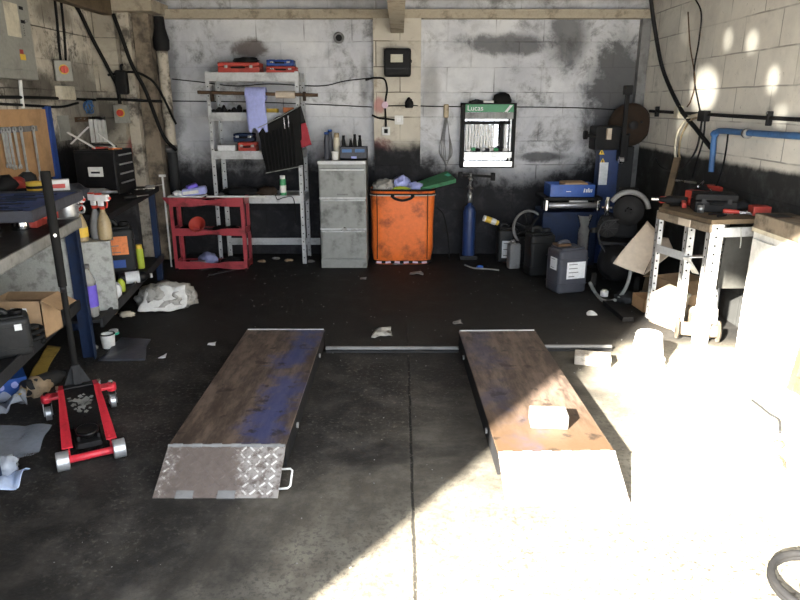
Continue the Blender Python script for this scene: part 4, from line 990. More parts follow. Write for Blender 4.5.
lumpy('rag', 'dark rusty rag on the lowest full shelf beside the spray can', 'rag', onshelf(266, 3, .1), (.18, .16, .09), 'rust', 17, .4)
cable('cable_loop', 'thin black cable looping off the lowest full shelf', [onshelf(274, 3, -.012) + Vector((0, 0, .01)), onshelf(276, 3, -.02) + Vector((0, 0, -.03)), onshelf(283, 3, -.02) + Vector((0, 0, -.01)), onshelf(292, 3, -.02) + Vector((0, 0, -.02)), Py(296, 222, RY - .02), Py(296, 225, RY - .02)], .004)
# rod with roll of blue paper
za = Py(258, 94, RY - .05).z
xa, xb = Py(198, 92, RY - .05).x, Py(318, 97, RY - .05).x
t = thing('roll_rod', 'dark steel rod slung across the front of the rack', 'rod', ((xa + xb) / 2, RY - .06, za))
B().cyl(((xa - xb) / 2, 0, .015), ((xb - xa) / 2, 0, -.01), .015, seg=12).build('rod', 'brown', t, smooth=True)
for s in (-1, 1): B().b2((s * .42 - .01, -.02, -.06), (s * .42 + .01, .05, .02)).build('bracket', 'rust', t)
xr0, xr1 = Py(246, 94, RY - .06).x, Py(266, 94, RY - .06).x
t = thing('paper_roll', 'roll of pale blue paper towel on the rod with a sheet hanging down', 'paper roll', ((xr0 + xr1) / 2, RY - .06, za))
w_ = (xr1 - xr0) / 2
B().lathe([(.018, -w_), (.06, -w_), (.06, w_), (.018, w_), (.018, -w_)], (0, 0, 0), 24, (0, PI / 2, 0)).build('roll', 'paper_blue', t, smooth=True)
zb = Py(255, 130, RY - .06).z - za
b = B(); n = 14; g = []
for j in range(n + 1):
    z = zb * j / n; row = []
    for i in range(9):
        x = -w_ * .97 + 2 * w_ * .97 * i / 8 + .012 * j / n
        zz = z - (.03 * math.sin(i * 1.9) if j == n else 0)
        row.append(b.bm.verts.new((x, -.062 + .012 * math.sin(j * .5 + i * .3), zz)))
    g.append(row)
for j in range(n):
    for i in range(8): b.bm.faces.new((g[j][i], g[j][i + 1], g[j + 1][i + 1], g[j + 1][i]))
b.build('hanging_sheet', 'paper_blue', t, smooth='full', solid=.002)
xr0, xr1 = Py(276, 96, RY - .06).x, Py(295, 96, RY - .06).x
t = thing('card_tube', 'bare cardboard tube on the rod right of the blue roll', 'tube', ((xr0 + xr1) / 2, RY - .06, za - .006)); w_ = (xr1 - xr0) / 2
B().lathe([(.02, -w_), (.032, -w_), (.032, w_), (.02, w_), (.02, -w_)], (0, 0, 0), 20, (0, PI / 2, 0)).build('tube', 'card_pale', t, smooth=True)
# tool roll
TYr = RY - .1
pts = [Py(*p, TYr) for p in ((258, 128), (300, 106), (303, 166), (266, 173))]
cz = sum((p.z for p in pts)) / 4; cx = sum((p.x for p in pts)) / 4
t = thing('tool_roll', 'black fabric tool roll with a red flap hanging off the rack', 'tool roll', (cx, TYr, cz))
lp = [p - Vector((cx, TYr, cz)) for p in pts]
B().sheet(lp, 18, 14, .012, 7, 3).build('roll_cloth', 'rubber', t, smooth='full', solid=.008)
for i in range(9):
    a = lp[0].lerp(lp[1], .1 + i * .09); c = lp[3].lerp(lp[2], .1 + i * .09)
    B().bar(a.lerp(c, .2) + Vector((0, -.012, 0)), a.lerp(c, .96) + Vector((0, -.012, 0)), .036, .006).build('pocket', 'rubber', t, bev=.004)
for i, f in ((6, .62), (7, .72)):
    a = lp[0].lerp(lp[1], f); c = lp[3].lerp(lp[2], f)
    B().bar(a.lerp(c, .06) + Vector((0, -.02, 0)), a.lerp(c, .26) + Vector((0, -.02, 0)), .014, .008).build('tucked_tool', 'steel', t)
rp = [Py(*p, TYr + .01) - Vector((cx, TYr, cz)) for p in ((299, 125), (306, 123), (312, 145), (302, 148))]
B().sheet(rp, 8, 8, .008, 8, 5).build('red_flap', 'maroon', t, smooth='full', solid=.006)
bp = [Py(*p, TYr + .012) - Vector((cx, TYr, cz)) for p in ((297, 108), (301, 106), (306, 123), (299, 125))]
B().sheet(bp, 6, 6, .006, 8, 6).build('black_flap', 'black', t, smooth='full', solid=.006)
B().tube(spline([lp[0] + Vector((0, -.012, 0)), lp[0].lerp(lp[1], .5) + Vector((0, -.014, -.005)), lp[1] + Vector((0, -.012, 0))], 6), .004, 6).build('piping', 'cabinet_grey', t)
B().tube(spline([lp[3] + Vector((0, -.008, 0)), lp[3].lerp(lp[2], .5) + Vector((0, -.012, 0)), lp[2] + Vector((0, -.008, 0))], 6), .004, 6).build('piping', 'cabinet_grey', t)

# ------------------------------------------------------------------ filing cabinet
CY = 6.08
cx0, cx1 = Py(321.5, 262, CY).x, Py(367, 262, CY).x; cz = Py(343, 161, CY).z
cw = (cx1 - cx0) / 2; ccx = (cx0 + cx1) / 2
t = thing('filing_cabinet', 'grimy grey three drawer filing cabinet beside the orange bin', 'cabinet', (ccx, CY, 0)); CD = .46
B().b2((-cw, .012, .0), (cw, CD, cz)).build('carcass', 'cabinet_grey', t, bev=.004)
lv = [Py(343, y, CY).z for y in (168, 198.5, 229.5, 259)]
for i in range(3):
    d = B().b2((-cw + .012, -.008, lv[i + 1] + .012), (cw - .012, .014, lv[i] - .006)).build('drawer', 'cabinet_grey', t, bev=.004)
    B().b2((-cw + .012, -.022, lv[i] - .022), (cw - .012, -.004, lv[i] - .006)).build('drawer_lip', 'galv_flat', d, bev=.003)
    B().b2((-.05, -.01, lv[i + 1] + .03), (.05, -.006, lv[i + 1] + .045)).build('label_slot', 'mid_grey', d) if i < 1 else None
B().tube([(.022 * math.cos(a * .5) + .01, -.03, lv[2] + .01 + .014 * math.sin(a * .5)) for a in range(13)], .005, 6).build('ring_pull', 'steel', t)
B().b2((-cw - .004, -.012, cz - .03), (cw + .004, .02, cz + .002)).build('top_rim', 'galv_flat', t, bev=.004)
for z in lv[1:3]: B().b2((-cw, -.004, z - .004), (cw, .012, z + .012)).build('divider', 'galv_flat', t)
B().b2((-cw, -.006, .0), (cw, .012, lv[3])).build('plinth', 'cabinet_grey', t, bev=.003)
def oncab(px, dy): return Vector((Py(px, 155, CY + dy).x, CY + dy, cz + .003))
bottle('oil_bottle', 'dark bottle with blue cap at the left of the filing cabinet top', oncab(327, .1), .026, .25, 'jerry', 'blue_bright', neck=.7)
bottle('oil_bottle', 'second dark bottle with blue cap, just behind the first one', oncab(330.5, .19), .026, .27, 'jerry', 'blue_bright', neck=.7)
aerosol('amber spray can behind the white cup on the filing cabinet', oncab(337, .16), .03, .24, 'cream', 'amber')
t = thing('cup', 'small white cup at the front of the filing cabinet top', 'cup', oncab(335, .05)); B().lathe([(0, 0), (.03, 0), (.033, .08), (.03, .08), (.027, .005), (0, .005)], seg=18).build('cup_body', 'white', t, smooth=True); B().lathe([(.031, .07), (.0345, .07), (.0345, .076), (.031, .076)], seg=18).build('rim', 'white_plain', t)
t = thing('tool_tote', 'black and teal open tool tote on the right of the filing cabinet', 'tote', oncab(354, .14))
b = B().b2((-.125, -.08, 0), (.125, .08, .02)).b2((-.125, -.08, 0), (.125, -.072, .12)).b2((-.125, .072, 0), (.125, .08, .12)).b2((-.125, -.08, 0), (-.117, .08, .12)).b2((.117, -.08, 0), (.125, .08, .12)); b.build('tote_body', 'jerry', t, bev=.003)
for x in (-.06, .06): B().b2((x - .045, -.088, .07), (x + .045, -.08, .1)).build('teal_panel', 'blue_pipe', t, bev=.003)
B().b2((-.02, -.09, .015), (.03, -.08, .035)).build('label', 'paper_blue', t)
for i, (px, h) in enumerate(((344, .2), (351, .17), (355, .21), (360, .2))):
    bottle('slim_bottle', ['leftmost', 'second', 'third', 'rightmost'][i] + ' of the slim black bottles standing in the tool tote', oncab(px, .12 + .03 * (i % 2)) + Vector((0, 0, .02)), .018, h, 'black', 'mid_grey' if i == 1 else 'black', neck=.6, group='slim black bottles in the tool tote')

# ------------------------------------------------------------------ orange bin bag
OY = 6.2
ox0, ox1 = Py(371, 240, OY).x, Py(434, 240, OY).x; oz = Py(402, 190, OY).z
ow = (ox1 - ox0) / 2; od = .18
t = thing('waste_bin', 'large square orange fabric waste bin with black straps against the pier', 'bin', ((ox0 + ox1) / 2, OY + od, 0))
def rr_ring(b, hw_, hd_, z, n=40, e=5.0, wob=0):
    vs = []
    for k in range(n):
        a = 2 * PI * k / n; c, s = math.cos(a), math.sin(a)
        x = hw_ * math.copysign(abs(c) ** (2 / e), c); y = hd_ * math.copysign(abs(s) ** (2 / e), s)
        f = 1 + wob * mnoise.noise(Vector((x * 6, y * 6, z * 5)))
        vs.append(b.bm.verts.new((x * f, y * f, z)))
    return vs
b = B(); rings = [rr_ring(b, ow * k, od * k2, z, wob=.05) for z, k, k2 in ((.0, .9, .9), (.03, .95, .97), (oz * .2, .99, 1.04), (oz * .5, 1.0, 1.05), (oz * .8, 1.01, 1.02), (oz, 1.03, 1.0), (oz, 1.0, .97), (oz * .8, .98, .97), (oz * .6, .96, .96))]
for A, C_ in zip(rings, rings[1:]):
    for k in range(len(A)): b.bm.faces.new((A[k], A[(k + 1) % 40], C_[(k + 1) % 40], C_[k]))
b.bm.faces.new(list(reversed(rings[0]))); b.bm.faces.new(rings[-1])
b.build('bag', 'orange', t, smooth='full')
def band(z0, z1, k, m, name):
    b = B(); R = [rr_ring(b, ow * k, od * (k + .02), z, wob=.04) for z in (z0, z1)]
    for i in range(40): b.bm.faces.new((R[0][i], R[0][(i + 1) % 40], R[1][(i + 1) % 40], R[1][i]))
    b.build(name, m, t, smooth='full', solid=.004)
band(oz - .012, oz + .006, 1.045, 'black', 'rim'); band(oz - .047, oz - .034, 1.05, 'black', 'strap'); band(oz - .058, oz - .048, 1.05, 'galv_flat', 'reflective_tape'); band(.012, .04, .97, 'black', 'bottom_hem')
for i in range(6): B().box((-ow * .75 + i * ow * .29, -od * 1.0, .026), (.05, .008, .02), (0, .1 * (-1) ** i, 0)).build('hem_patch', 'pink', t)
B().tube(spline([(-.1, -od * 1.08, oz - .045), (-.08, -od * 1.12, oz - .075), (0, -od * 1.14, oz - .095), (.08, -od * 1.12, oz - .075), (.1, -od * 1.08, oz - .045)], 6), .012, 8).build('carry_strap', 'black', t, smooth='full')
for s in (-1, 1): B().b2((s * .095 - .018, -od * 1.1, oz - .07), (s * .095 + .018, -od * 1.02, oz - .035)).build('strap_patch', 'black', t, bev=.003)
for x in (-.8, .78): B().tube(spline([(ow * x, -od * 1.05, oz - .03), (ow * (x + .01), -od * 1.1, oz * .5), (ow * x, -od * 1.0, .06)], 6), .004, 6).build('seam', 'rust', t)
bc = Vector(((ox0 + ox1) / 2, OY + od, 0))
def inbin(px, py): 
    p = Py(px, py, OY + od); return Vector((p.x, p.y, p.z))
lumpy('bin_liner', 'grey brown crumpled bag in the left of the orange bin', 'bag', inbin(386, 186) - Vector((0, .03, .05)), (.22, .2, .13), 'sackgrey', 9, .5)
lumpy('rubber_glove', 'lilac blue rubber glove heap at the top of the orange bin', 'glove', inbin(401, 185) - Vector((0, 0, .03)), (.15, .14, .13), 'rag_blue', 2, .6, 2.6).data.materials[0] = M['paper_blue']
lumpy('rubber_glove', 'pale blue rubber glove at the right of the orange bin', 'glove', inbin(415, 187) - Vector((0, .05, .02)), (.14, .12, .08), 'paper_blue', 6, .5, 2.6)
lumpy('yellow_cloth', 'yellow cloth at the front rim of the orange bin', 'cloth', inbin(401, 188) - Vector((0, .12, .02)), (.17, .09, .05), 'lime', 4, .4)
t = thing('green_carton', 'flattened green carton lying across the right rim of the orange bin', 'carton', (0, 0, 0))
q = [Py(417, 182, OY + .25), Py(447, 171, OY + .38), Py(456, 179, OY + .12), Py(421, 188, OY + .05)]
b = B(); v1 = [b.bm.verts.new(p) for p in q]; v2 = [b.bm.verts.new(p + Vector((0, 0, -.035))) for p in q]
b.bm.faces.new(v1); b.bm.faces.new(v2)
for i in range(4): b.bm.faces.new((v1[i], v1[(i + 1) % 4], v2[(i + 1) % 4], v2[i]))
b.build('carton_body', 'green_card', t)
c0 = (q[0] + q[2]) / 2; b = B(); v = [b.bm.verts.new(q[1].lerp(c0, f).lerp(q[2], g_) + Vector((0, 0, .002))) for f, g_ in ((.1, .2), (.1, .5), (.4, .4), (.4, .1))]; b.bm.faces.new(v)
b.build('pale_label', 'green_cap', t, solid=.001)
cable('black_cable', 'thin black cord hanging down the right side of the orange bin', [Py(436, 207, OY + .2), Py(443, 214, OY + .18), Py(447, 230, OY + .18), Py(449, 247, OY + .16), Pg(449, 259)], .006)

# ------------------------------------------------------------------ on the pier and the back wall
PY = 6.6
p = Py(397.5, 77, PY); p2 = Py(411, 49, PY); h = p2.z - p.z; w_ = (p2.x - Py(384, 49, PY).x) / 2
t = thing('towel_dispenser', 'black plastic hand towel dispenser high on the pale pier', 'dispenser', (p.x, PY, p.z))
B().box((0, -.06, h / 2), (w_ * 2, .12, h), None, .025).build('housing', 'black', t, smooth=True)
B().b2((-w_ * .5, -.125, h * .5), (w_ * .4, -.118, h * .78)).build('window', 'lcd', t, bev=.002); B().b2((-w_ * .9, -.122, h * .27), (w_ * .9, -.118, h * .3)).build('seam', 'black_gloss', t)
B().cyl((w_ * .98, -.06, h * .55), (w_ * 1.06, -.06, h * .55), .014, seg=10).build('side_button', 'black', t)
p = Py(385, 105, PY); t = thing('conduit_box', 'round pinkish white conduit box on the pier among black cables', 'junction box', p)
B().cyl((0, 0, 0), (0, -.03, 0), .032, seg=18).build('box_body', 'pink', t, smooth=True, bev=.004); B().cyl((0, -.03, 0), (0, -.036, 0), .024, seg=16).build('lid', 'pink', t)
def plate(name, label, px, py, s, m2=None):
    t = thing(name, label, 'switch' if 'switch' in name else 'socket', Py(px, py, PY)); B().box((0, -.012, 0), (s, .024, s), None, .005).build('plate', 'white', t)
    B().box((0, -.026, 0), (s * .45, .008, s * .5), None, .003).build('rocker', m2 or 'white_plain', t); return t
plate('light_switch', 'white switch plate on the pier right of the conduit box', 399, 120, .085)
plate('wall_socket', 'white socket with black centre low on the pier', 386, 131, .08, 'black')
cable('pier_cable', 'black cable arching from the wall to the round conduit box', [Py(366, 80, YB - .02), Py(374, 78, PY - .012), Py(384, 79, PY - .012), Py(387, 88, PY - .012), Py(386, 98, PY - .012), Py(385, 104, PY - .012)], .009)
cable('pier_cable', 'black cable dropping from the conduit box to the black centred socket', [Py(385, 107, PY - .012), Py(385.5, 116, PY - .012), Py(386, 128, PY - .012)], .01)
cable('pier_cable', 'black cable looping from the pier edge to the white switch', [Py(372, 115, PY - .012), Py(379, 118, PY - .012), Py(388, 119, PY - .012), Py(396, 120, PY - .012)], .009)
cable('wall_cable', 'thin black cable sagging along the back wall behind the rack', [Py(172, 79, YB - .012), Py(200, 82, YB - .012), Py(235, 86, YB - .012), Py(270, 84, YB - .012), Py(320, 86, YB - .012), Py(345, 81, YB - .012), Py(372, 78, YB - .012)], .0048)
cable('wall_cable', 'level thin black cable on the back wall below the sagging one', [Py(172, 101, YB - .01), Py(250, 102, YB - .01), Py(318, 104.5, YB - .01), Py(372, 107, YB - .01)], .0048)
cable('wall_cable', 'black cable running right from the pier above the wiper display', [Py(387, 106, PY - .01), Py(410, 105.5, PY - .01), Py(423, 106, PY + .02), Py(440, 106.5, YB - .01), Py(520, 107, YB - .01), Py(580, 108, YB - .01), Py(620, 110, YB - .012)], .0048)
lumpy('cable_clump', 'black clump of tape on the cable at the right of the pier', 'tape', Py(409, 108, PY - .02) , (.07, .05, .1), 'black', 3, .4)
p = Py(339, 38, YB); t = thing('wall_vent', 'small round grey vent high on the back wall', 'vent', p)
B().lathe([(.02, 0), (.05, 0), (.052, .02), (.036, .03), (.03, .012), (.0, .012)], (0, 0, 0), 22, (PI / 2, 0, 0)).build('rim', 'mid_grey', t, smooth=True); B().cyl((0, -.001, 0), (0, -.02, 0), .03, seg=18).build('core', 'black', t)
p = Py(446, 111, YB); t = thing('wire_holder', 'mossy green hook with loops of wire hanging on the back wall', 'hook', p)
B().box((0, -.025, 0), (.05, .05, .13), None, .012).build('hook_body', 'amber', t)
b = B()
for k in range(4): b.tube(spline([(-.01 + .008 * k, -.03, -.06), (-.04 + .01 * k, -.03, -.25), (-.06 + .02 * k, -.03, -.4), (.01, -.03, -.48 - .02 * k), (.07 - .01 * k, -.03, -.4), (.03, -.03, -.2), (.01, -.03, -.06)], 6), .0035, 5)
b.build('wire', 'mid_grey', t, smooth='full')
# wiper blade display
WY = 6.56
wx0, wx1 = Py(462, 104, WY).x, Py(517, 104, WY).x; wz0, wz1 = Py(490, 168, WY).z, Py(490, 103, WY).z
t = thing('wiper_display', 'wall display rack of white wiper packs under a green Lucas sign', 'display rack', ((wx0 + wx1) / 2, WY, wz0)); ww = (wx1 - wx0) / 2; wh = wz1 - wz0
t['label'] = 'green headed wall display rack of white wiper blades on the back wall'
b = B().b2((-ww, -.0, 0), (-ww + .035, .13, wh)).b2((ww - .03, 0, 0), (ww, .13, wh)).b2((-ww, 0, 0), (ww, .13, .02)).b2((-ww, 0, wh - .02), (ww, .13, wh)); b.build('frame', 'black', t, bev=.003)
B().b2((-ww + .02, .115, .01), (ww - .02, .13, wh - .01)).build('mirror_back', 'chrome', t)
hs = B().b2((-ww + .035, -.012, wh - .085), (ww - .03, .02, wh - .012)).build('header_sign', 'green_sign', t, bev=.002)
cu = bpy.data.curves.new('lucas', 'FONT'); cu.body = 'Lucas'; cu.size = .07; cu.extrude = .001
fo2 = bpy.data.objects.new('tmp', cu); COL.objects.link(fo2); bpy.context.view_layer.update()
me = bpy.data.meshes.new_from_object(fo2.evaluated_get(bpy.context.evaluated_depsgraph_get())); bpy.data.objects.remove(fo2)
me.materials.clear(); me.materials.append(M['paper']); tx = bpy.data.objects.new('lettering', me); COL.objects.link(tx); tx.parent = hs
tx.location = (-ww + .05, -.0135, wh - .07); tx.rotation_euler = (PI / 2, 0, 0)
b = B(); v = [b.bm.verts.new(q) for q in ((ww - .12, -.0135, wh - .083), (ww - .09, -.0135, wh - .083), (ww - .04, -.0135, wh - .02), (ww - .07, -.0135, wh - .02))]; b.bm.faces.new(v); b.build('slash_mark', 'paper', hs)
gr = B().b2((-ww + .035, -.008, wh - .15), (ww - .03, .015, wh - .087)).build('price_strip', 'cabinet_grey', t)
b = B()
for i in range(14): b.b2((-ww + .06 + i * .031, -.0095, wh - .145), (-ww + .063 + i * .031, -.008, wh - .092))
b.build('price_line', 'mid_grey', gr)
B().b2((-ww + .035, .03, wh - .2), (ww - .05, .06, wh - .17)).build('hanging_rail', 'black', t)
for i in range(10):
    x = -ww + .06 + i * .029
    B().box((x, .045, wh - .32 - .01 * (i % 3)), (.018, .02, .27), None, .004).build('wiper_pack', 'white_plain', t)
B().b2((.12, .03, wh - .47), (.15, .06, wh - .17)).build('dark_pack', 'black', t); B().box((.175, .045, wh - .31), (.028, .025, .28), None, .004).build('wiper_pack', 'white_plain', t)
B().b2((-ww + .035, .0, .15), (ww - .03, .11, .16)).build('bin_shelf', 'black', t); B().b2((-ww + .035, -.004, .1), (ww - .03, .004, .155)).build('shelf_lip', 'galv', t)
b = B()
for i in range(9): B().box((-ww + .08 + i * .045, .03, .175 + .008 * (i % 2)), (.036, .05, .03), (0, .2 * (-1) ** i, .2 * i), .006).build('loose_pack', ['white', 'green', 'black', 'white', 'charcoal', 'white', 'green', 'black', 'white'][i], t)
B().b2((-ww + .03, -.02, .02), (ww - .025, .1, .03)).build('bottom_tray', 'galv', t); B().b2((-ww + .03, -.024, .015), (ww - .025, -.018, .065)).build('tray_lip', 'steel', t)
B().b2((ww - .05, .04, .02), (ww - .035, .05, wh - .1)).build('side_bar', 'galv', t)
lumpy('black_bag', 'rounded black bag on top of the wiper display', 'bag', Py(503, 104, WY) + Vector((0, .06, 0)), (.18, .12, .11), 'rubber', 2, .15)
tag(B().box((0, 0, .016), (.1, .06, .03), None, .006).build('small_pack', 'white', loc=Py(489, 104, WY) + Vector((0, .05, .002))), 'small white pack on top of the wiper display', 'pack')
lumpy('greasy_tool', 'dark lump at the left end of the wiper display top', 'tool', Py(477, 104, WY) + Vector((0, .05, 0)), (.12, .07, .045), 'charcoal', 8, .4)
# scraps on the floor near the back
for i, (px, py, s, m, lab) in enumerate(((382, 334, .07, 'sackgrey', 'crumpled grey paper scrap on the floor between the two ramps'), (415, 274, .06, 'mid_grey', 'grey scrap on the dark floor in front of the orange bin'), (591, 314, .035, 'paper', 'small white scrap on the floor in front of the grey canister'), (212, 345, .025, 'paper', 'white scrap on the floor just left of the shaded ramp'), (163, 357, .02, 'paper', 'small white scrap on the floor left of the ramp, nearer the jack'), (457, 323, .035, 'mid_grey', 'dark washer shaped scrap behind the right ramp'), (363, 279, .03, 'mid_grey', 'grey scrap on the floor below the filing cabinet'), (397, 264, .05, 'mid_grey', 'thin scrap under the front edge of the orange bin'))):
    p = Pg(px, py); sheet('paper_scrap', lab, 'scrap', [p + Vector((-s, -s, 0)), p + Vector((s * 1.1, -s * .8, 0)), p + Vector((s * .8, s, .01)), p + Vector((-s * .7, s * .9, 0))], m, s * .45, 14, i, .002, nu=8, nv=8, z0=.002)
b = B(); rr = random.Random(11)
for i in range(300):
    x = rr.uniform(-2.0, 2.0); y = rr.uniform(1.8, 6.2)
    if (abs(x + .73) < .3 or abs(x - .64) < .3) and 2.1 < y < 4.05: continue
    if x < -1.1 and 2.3 < y < 3.2: continue
    s = rr.uniform(.0015, .004) * (1.3 if y > 4 else 1)
    b.box((x, y, s * .35), (s * rr.uniform(.8, 2.4), s, s * .7), (0, 0, rr.uniform(0, 3)))
o = b.build('floor_grit', 'mid_grey'); tag(o, 'pale grit and tiny chips scattered over the oily floor', 'grit', kind='stuff')

t = thing('tee_bar', 'pale thin tee handled bar standing at the left end of the red trolley', 'tool', Vector((Py(164, 200, 6.1).x, 6.12, 0)))
B().cyl((0, 0, 0), (0, 0, .88), .009, seg=8).build('shaft', 'white', t); B().bar((-.03, 0, .87), (.03, 0, .87), .02, .02).build('handle', 'white', t)
lumpy('blue_nozzle', 'small blue nozzle lying on the dark floor in front of the gas cylinder', 'nozzle', Pg(480, 268), (.07, .04, .03), 'blue_bright', 4, .2)
cable('grey_lead', 'pale grey lead lying on the floor beside the small blue nozzle', [Pg(465, 265, .006), Pg(474, 268, .006), Pg(486, 269, .006), Pg(499, 270, .006)], .008, 'cabinet_grey', 'cable')
for i, (px, py, m, lab) in enumerate(((262, 262, 'leather', 'brown scrap on the floor under the shelving rack, leftmost'), (276, 259, 'mid_grey', 'grey scrap on the floor under the middle of the shelving rack'), (289, 261, 'leather', 'brown scrap on the floor near the right rack post'), (311, 262, 'mid_grey', 'grey scrap on the floor between rack and filing cabinet'))):
    lumpy('floor_scrap', lab, 'scrap', Pg(px, py), (.07, .05, .025), m, 60 + i, .5, sub=2)
# ------------------------------------------------------------------ right back corner: hydraulic machine
t = thing('gas_cylinder', 'blue gas cylinder with a tall pillar valve standing under the wiper display', 'cylinder', (Pg(467, 256).x, 6.48, 0))
B().lathe([(0, .03), (.058, .03), (.062, .045), (.062, .44), (.05, .49), (.02, .515), (.02, .54), (0, .54)], seg=24).build('cylinder_body', 'cyl_blue', t, smooth=True)
t.scale = (1, 1, 1.07)
B().box((0, 0, .018), (.17, .15, .036), None, .005).build('base_plate', 'charcoal', t)
B().cyl((0, 0, .53), (0, 0, .62), .022, seg=14).build('valve_neck', 'galv', t, smooth=True); B().cyl((0, 0, .62), (0, 0, .8), .014, seg=10).build('stem', 'mid_grey', t)
for z, r in ((.66, .03), (.74, .026)): B().cyl((-.01, 0, z), (.01, 0, z + .02), r, seg=12).build('gauge', 'steel', t, smooth=True)
hb = B().bar((-.1, 0, .79), (.22, 0, .77), .022, .022).build('cross_bar', 'black', t); B().box((.22, 0, .77), (.04, .06, .07), None, .006).build('clamp', 'black', hb); B().box((-.1, 0, .79), (.04, .05, .05), None, .006).build('clamp', 'black', hb)
jerrycan('oil_canister', 'black canister with a white front label right of the gas cylinder', Vector((Pg(501, 254).x, 6.35, 0)), 0, .2, .17, .38, 'jerry_black', [('f', .01, .14, .14, .17, 'paper', 3)])
aerosol('yellow and white spray can lying on the black canister near the gas cylinder', Vector((Py(484, 213, 6.3).x, 6.34, .44)), .03, .16, 'white', 'yellow', 'yellow', rot=(0, PI / 2 + .35, 0))
jerrycan('oil_canister', 'small dull grey canister on the floor in front of the white labelled one', Pg(513, 268), .2, .11, .09, .27, 'mid_grey', cap='black')
jerrycan('oil_canister', 'black square canister between the small grey one and the bluish one', Pg(540, 277) + Vector((0, .1, 0)), .15, .23, .2, .44, 'jerry_black', cap='charcoal')
tag(B().b2((-.05, -.02, 0), (.05, .02, .3)).build('black_case', 'black', bev=.01, loc=Pg(523, 268) + Vector((0, .06, 0)), rot=(0, 0, .2)), 'slim black case standing just left of the black square canister', 'case')
t = thing('wheel_trim', 'black wheel trim with pale spokes leaning behind the black square canister', 'wheel trim', Vector((Py(528, 238, 6.2).x, 6.2, .0)))
b = B().lathe([(.16, 0), (.175, .0), (.18, .02), (.165, .035), (.155, .02), (.16, 0)], (0, 0, .36), 28, (PI / 2 - .25, 0, .3)); b.build('rim', 'mid_grey', t, smooth=True)
b = B()
for k in range(7):
    a = k * 2 * PI / 7; b.bar((0, -.01, .36), (.16 * math.cos(a), -.01 + .03 * math.sin(a), .36 + .155 * math.sin(a)), .03, .01)
b.build('spokes', 'charcoal', t); B().cyl((0, -.03, .36), (0, .01, .36), .035, seg=16).build('hub', 'black', t); B().b2((-.14, -.02, 0), (.14, .06, .2)).build('stand', 'black', t, bev=.01)
# the machine
MY = 6.05
mx0, mx1 = Py(542, 230, MY).x, Py(597, 230, MY).x
t = thing('strut_compressor', 'blue hydraulic press machine with tall column and brown disc in the corner', 'machine', ((mx0 + mx1) / 2, MY, 0)); mw = (mx1 - mx0) / 2
zt = Py(570, 212, MY).z
B().b2((-mw, 0, .03), (mw, .4, zt)).build('base_cabinet', 'navy', t, bev=.01)
B().b2((-mw - .02, .02, 0), (mw + .02, .4, .03)).build('plinth', 'black', t)
zr = Py(570, 205, MY).z
rl = B().cyl((-mw * .85, -.02, zr), (mw * .9, -.02, zr), .028, seg=20).build('roller', 'galv', t, smooth=True)
for s in (-1, 1): B().b2((s * mw * .93 - .012, -.05, zr - .045), (s * mw * .93 + .012, .05, zr + .05)).build('roller_bracket', 'steel', rl, bev=.003)
B().b2((-.02, .0, zr + .025), (.15, .02, zr + .04)).build('guide_strip', 'white', rl)
zs = Py(570, 197, MY).z
B().b2((-mw - .01, -.03, zs - .03), (mw + .02, .32, zs)).build('tray_shelf', 'black', t, bev=.004)
for s in (-1, 1): B().b2((s * mw * .8 - .02, .2, zt - .02), (s * mw * .8 + .02, .26, zs - .02)).build('shelf_post', 'black', t)
MC = Vector(((mx0 + mx1) / 2, MY, 0))
def mloc(px, py, dy): return Py(px, py, MY + dy) - MC
ca, cb = mloc(596, 195, .24), mloc(615, 195, .24); ztop = mloc(604, 128, .24).z
B().b2((ca.x, .22, .0), (cb.x, .36, ztop)).build('column', 'cyl_blue', t, bev=.006)
col_ = [c for c in kids(t) if c.name.startswith('column')][0]
p = mloc(606, 174, .24); B().b2((ca.x + .005, .215, p.z - .1), (ca.x + .085, .221, p.z + .11)).build('white_label', 'paper', col_)
for px, py in ((601, 152), (602, 161)):
    p = mloc(px, py, .24); b = B().prism([(-.028, -.022), (.028, -.022), (0, .03)], .003, (p.x, .221, p.z), (PI / 2, 0, 0)); w_ = b.build('warning_triangle', 'yellow', col_)
    B().b2((p.x - .004, .2155, p.z - .012), (p.x + .004, .218, p.z + .01)).build('bolt_mark', 'black', w_)
p = mloc(608, 138, .2); B().box((p.x, .27, p.z), (.26, .22, .22), None, .02).build('head_block', 'black', t)
p0 = mloc(596, 137, .14); p1 = mloc(586, 135, .14)
h = B().cyl(p0, p1, .014, seg=10).build('head_screw', 'black', t); B().cyl(p1 + Vector((-.02, 0, 0)), p1 + Vector((.01, 0, 0)), .04, seg=14).build('hand_knob', 'black', h, smooth=True)
p = mloc(609, 134, .12); B().b2((p.x - .015, .12, p.z - .05), (p.x + .025, .155, p.z + .05)).build('pale_plate', 'card_pale', t)
p = mloc(632, 125, .34); R = .2
dk = B().lathe([(0, 0), (.05, -.03), (.06, 0), (R * .8, .01), (R, .05), (R, .09), (R * .9, .1), (0, .1)], (p.x, .34, p.z), 36, (PI / 2 * -1, 0, 0)).build('disc', 'rust', t, smooth=True)
B().cyl((p.x, .36, p.z), (p.x, .28, p.z), .04, seg=16).build('hub', 'charcoal', dk, smooth=True)
for a in (.3, 2.4, 4.5): B().cyl((p.x + .09 * math.cos(a), .35, p.z + .09 * math.sin(a)), (p.x + .09 * math.cos(a), .325, p.z + .09 * math.sin(a)), .012, seg=8).build('bolt', 'charcoal', dk)
p0 = mloc(628, 90, .1); p1 = mloc(621, 160, .1); lv_ = B().bar(p0, p1, .035, .035).build('lever_bar', 'black', t, bev=.005)
B().box(p0, (.07, .07, .08), None, .008).build('lever_end', 'black', lv_); B().cyl(p1 + Vector((-.02, 0, 0)), p1 + Vector((.02, 0, 0)), .03, seg=10).build('lever_eye', 'steel', lv_)
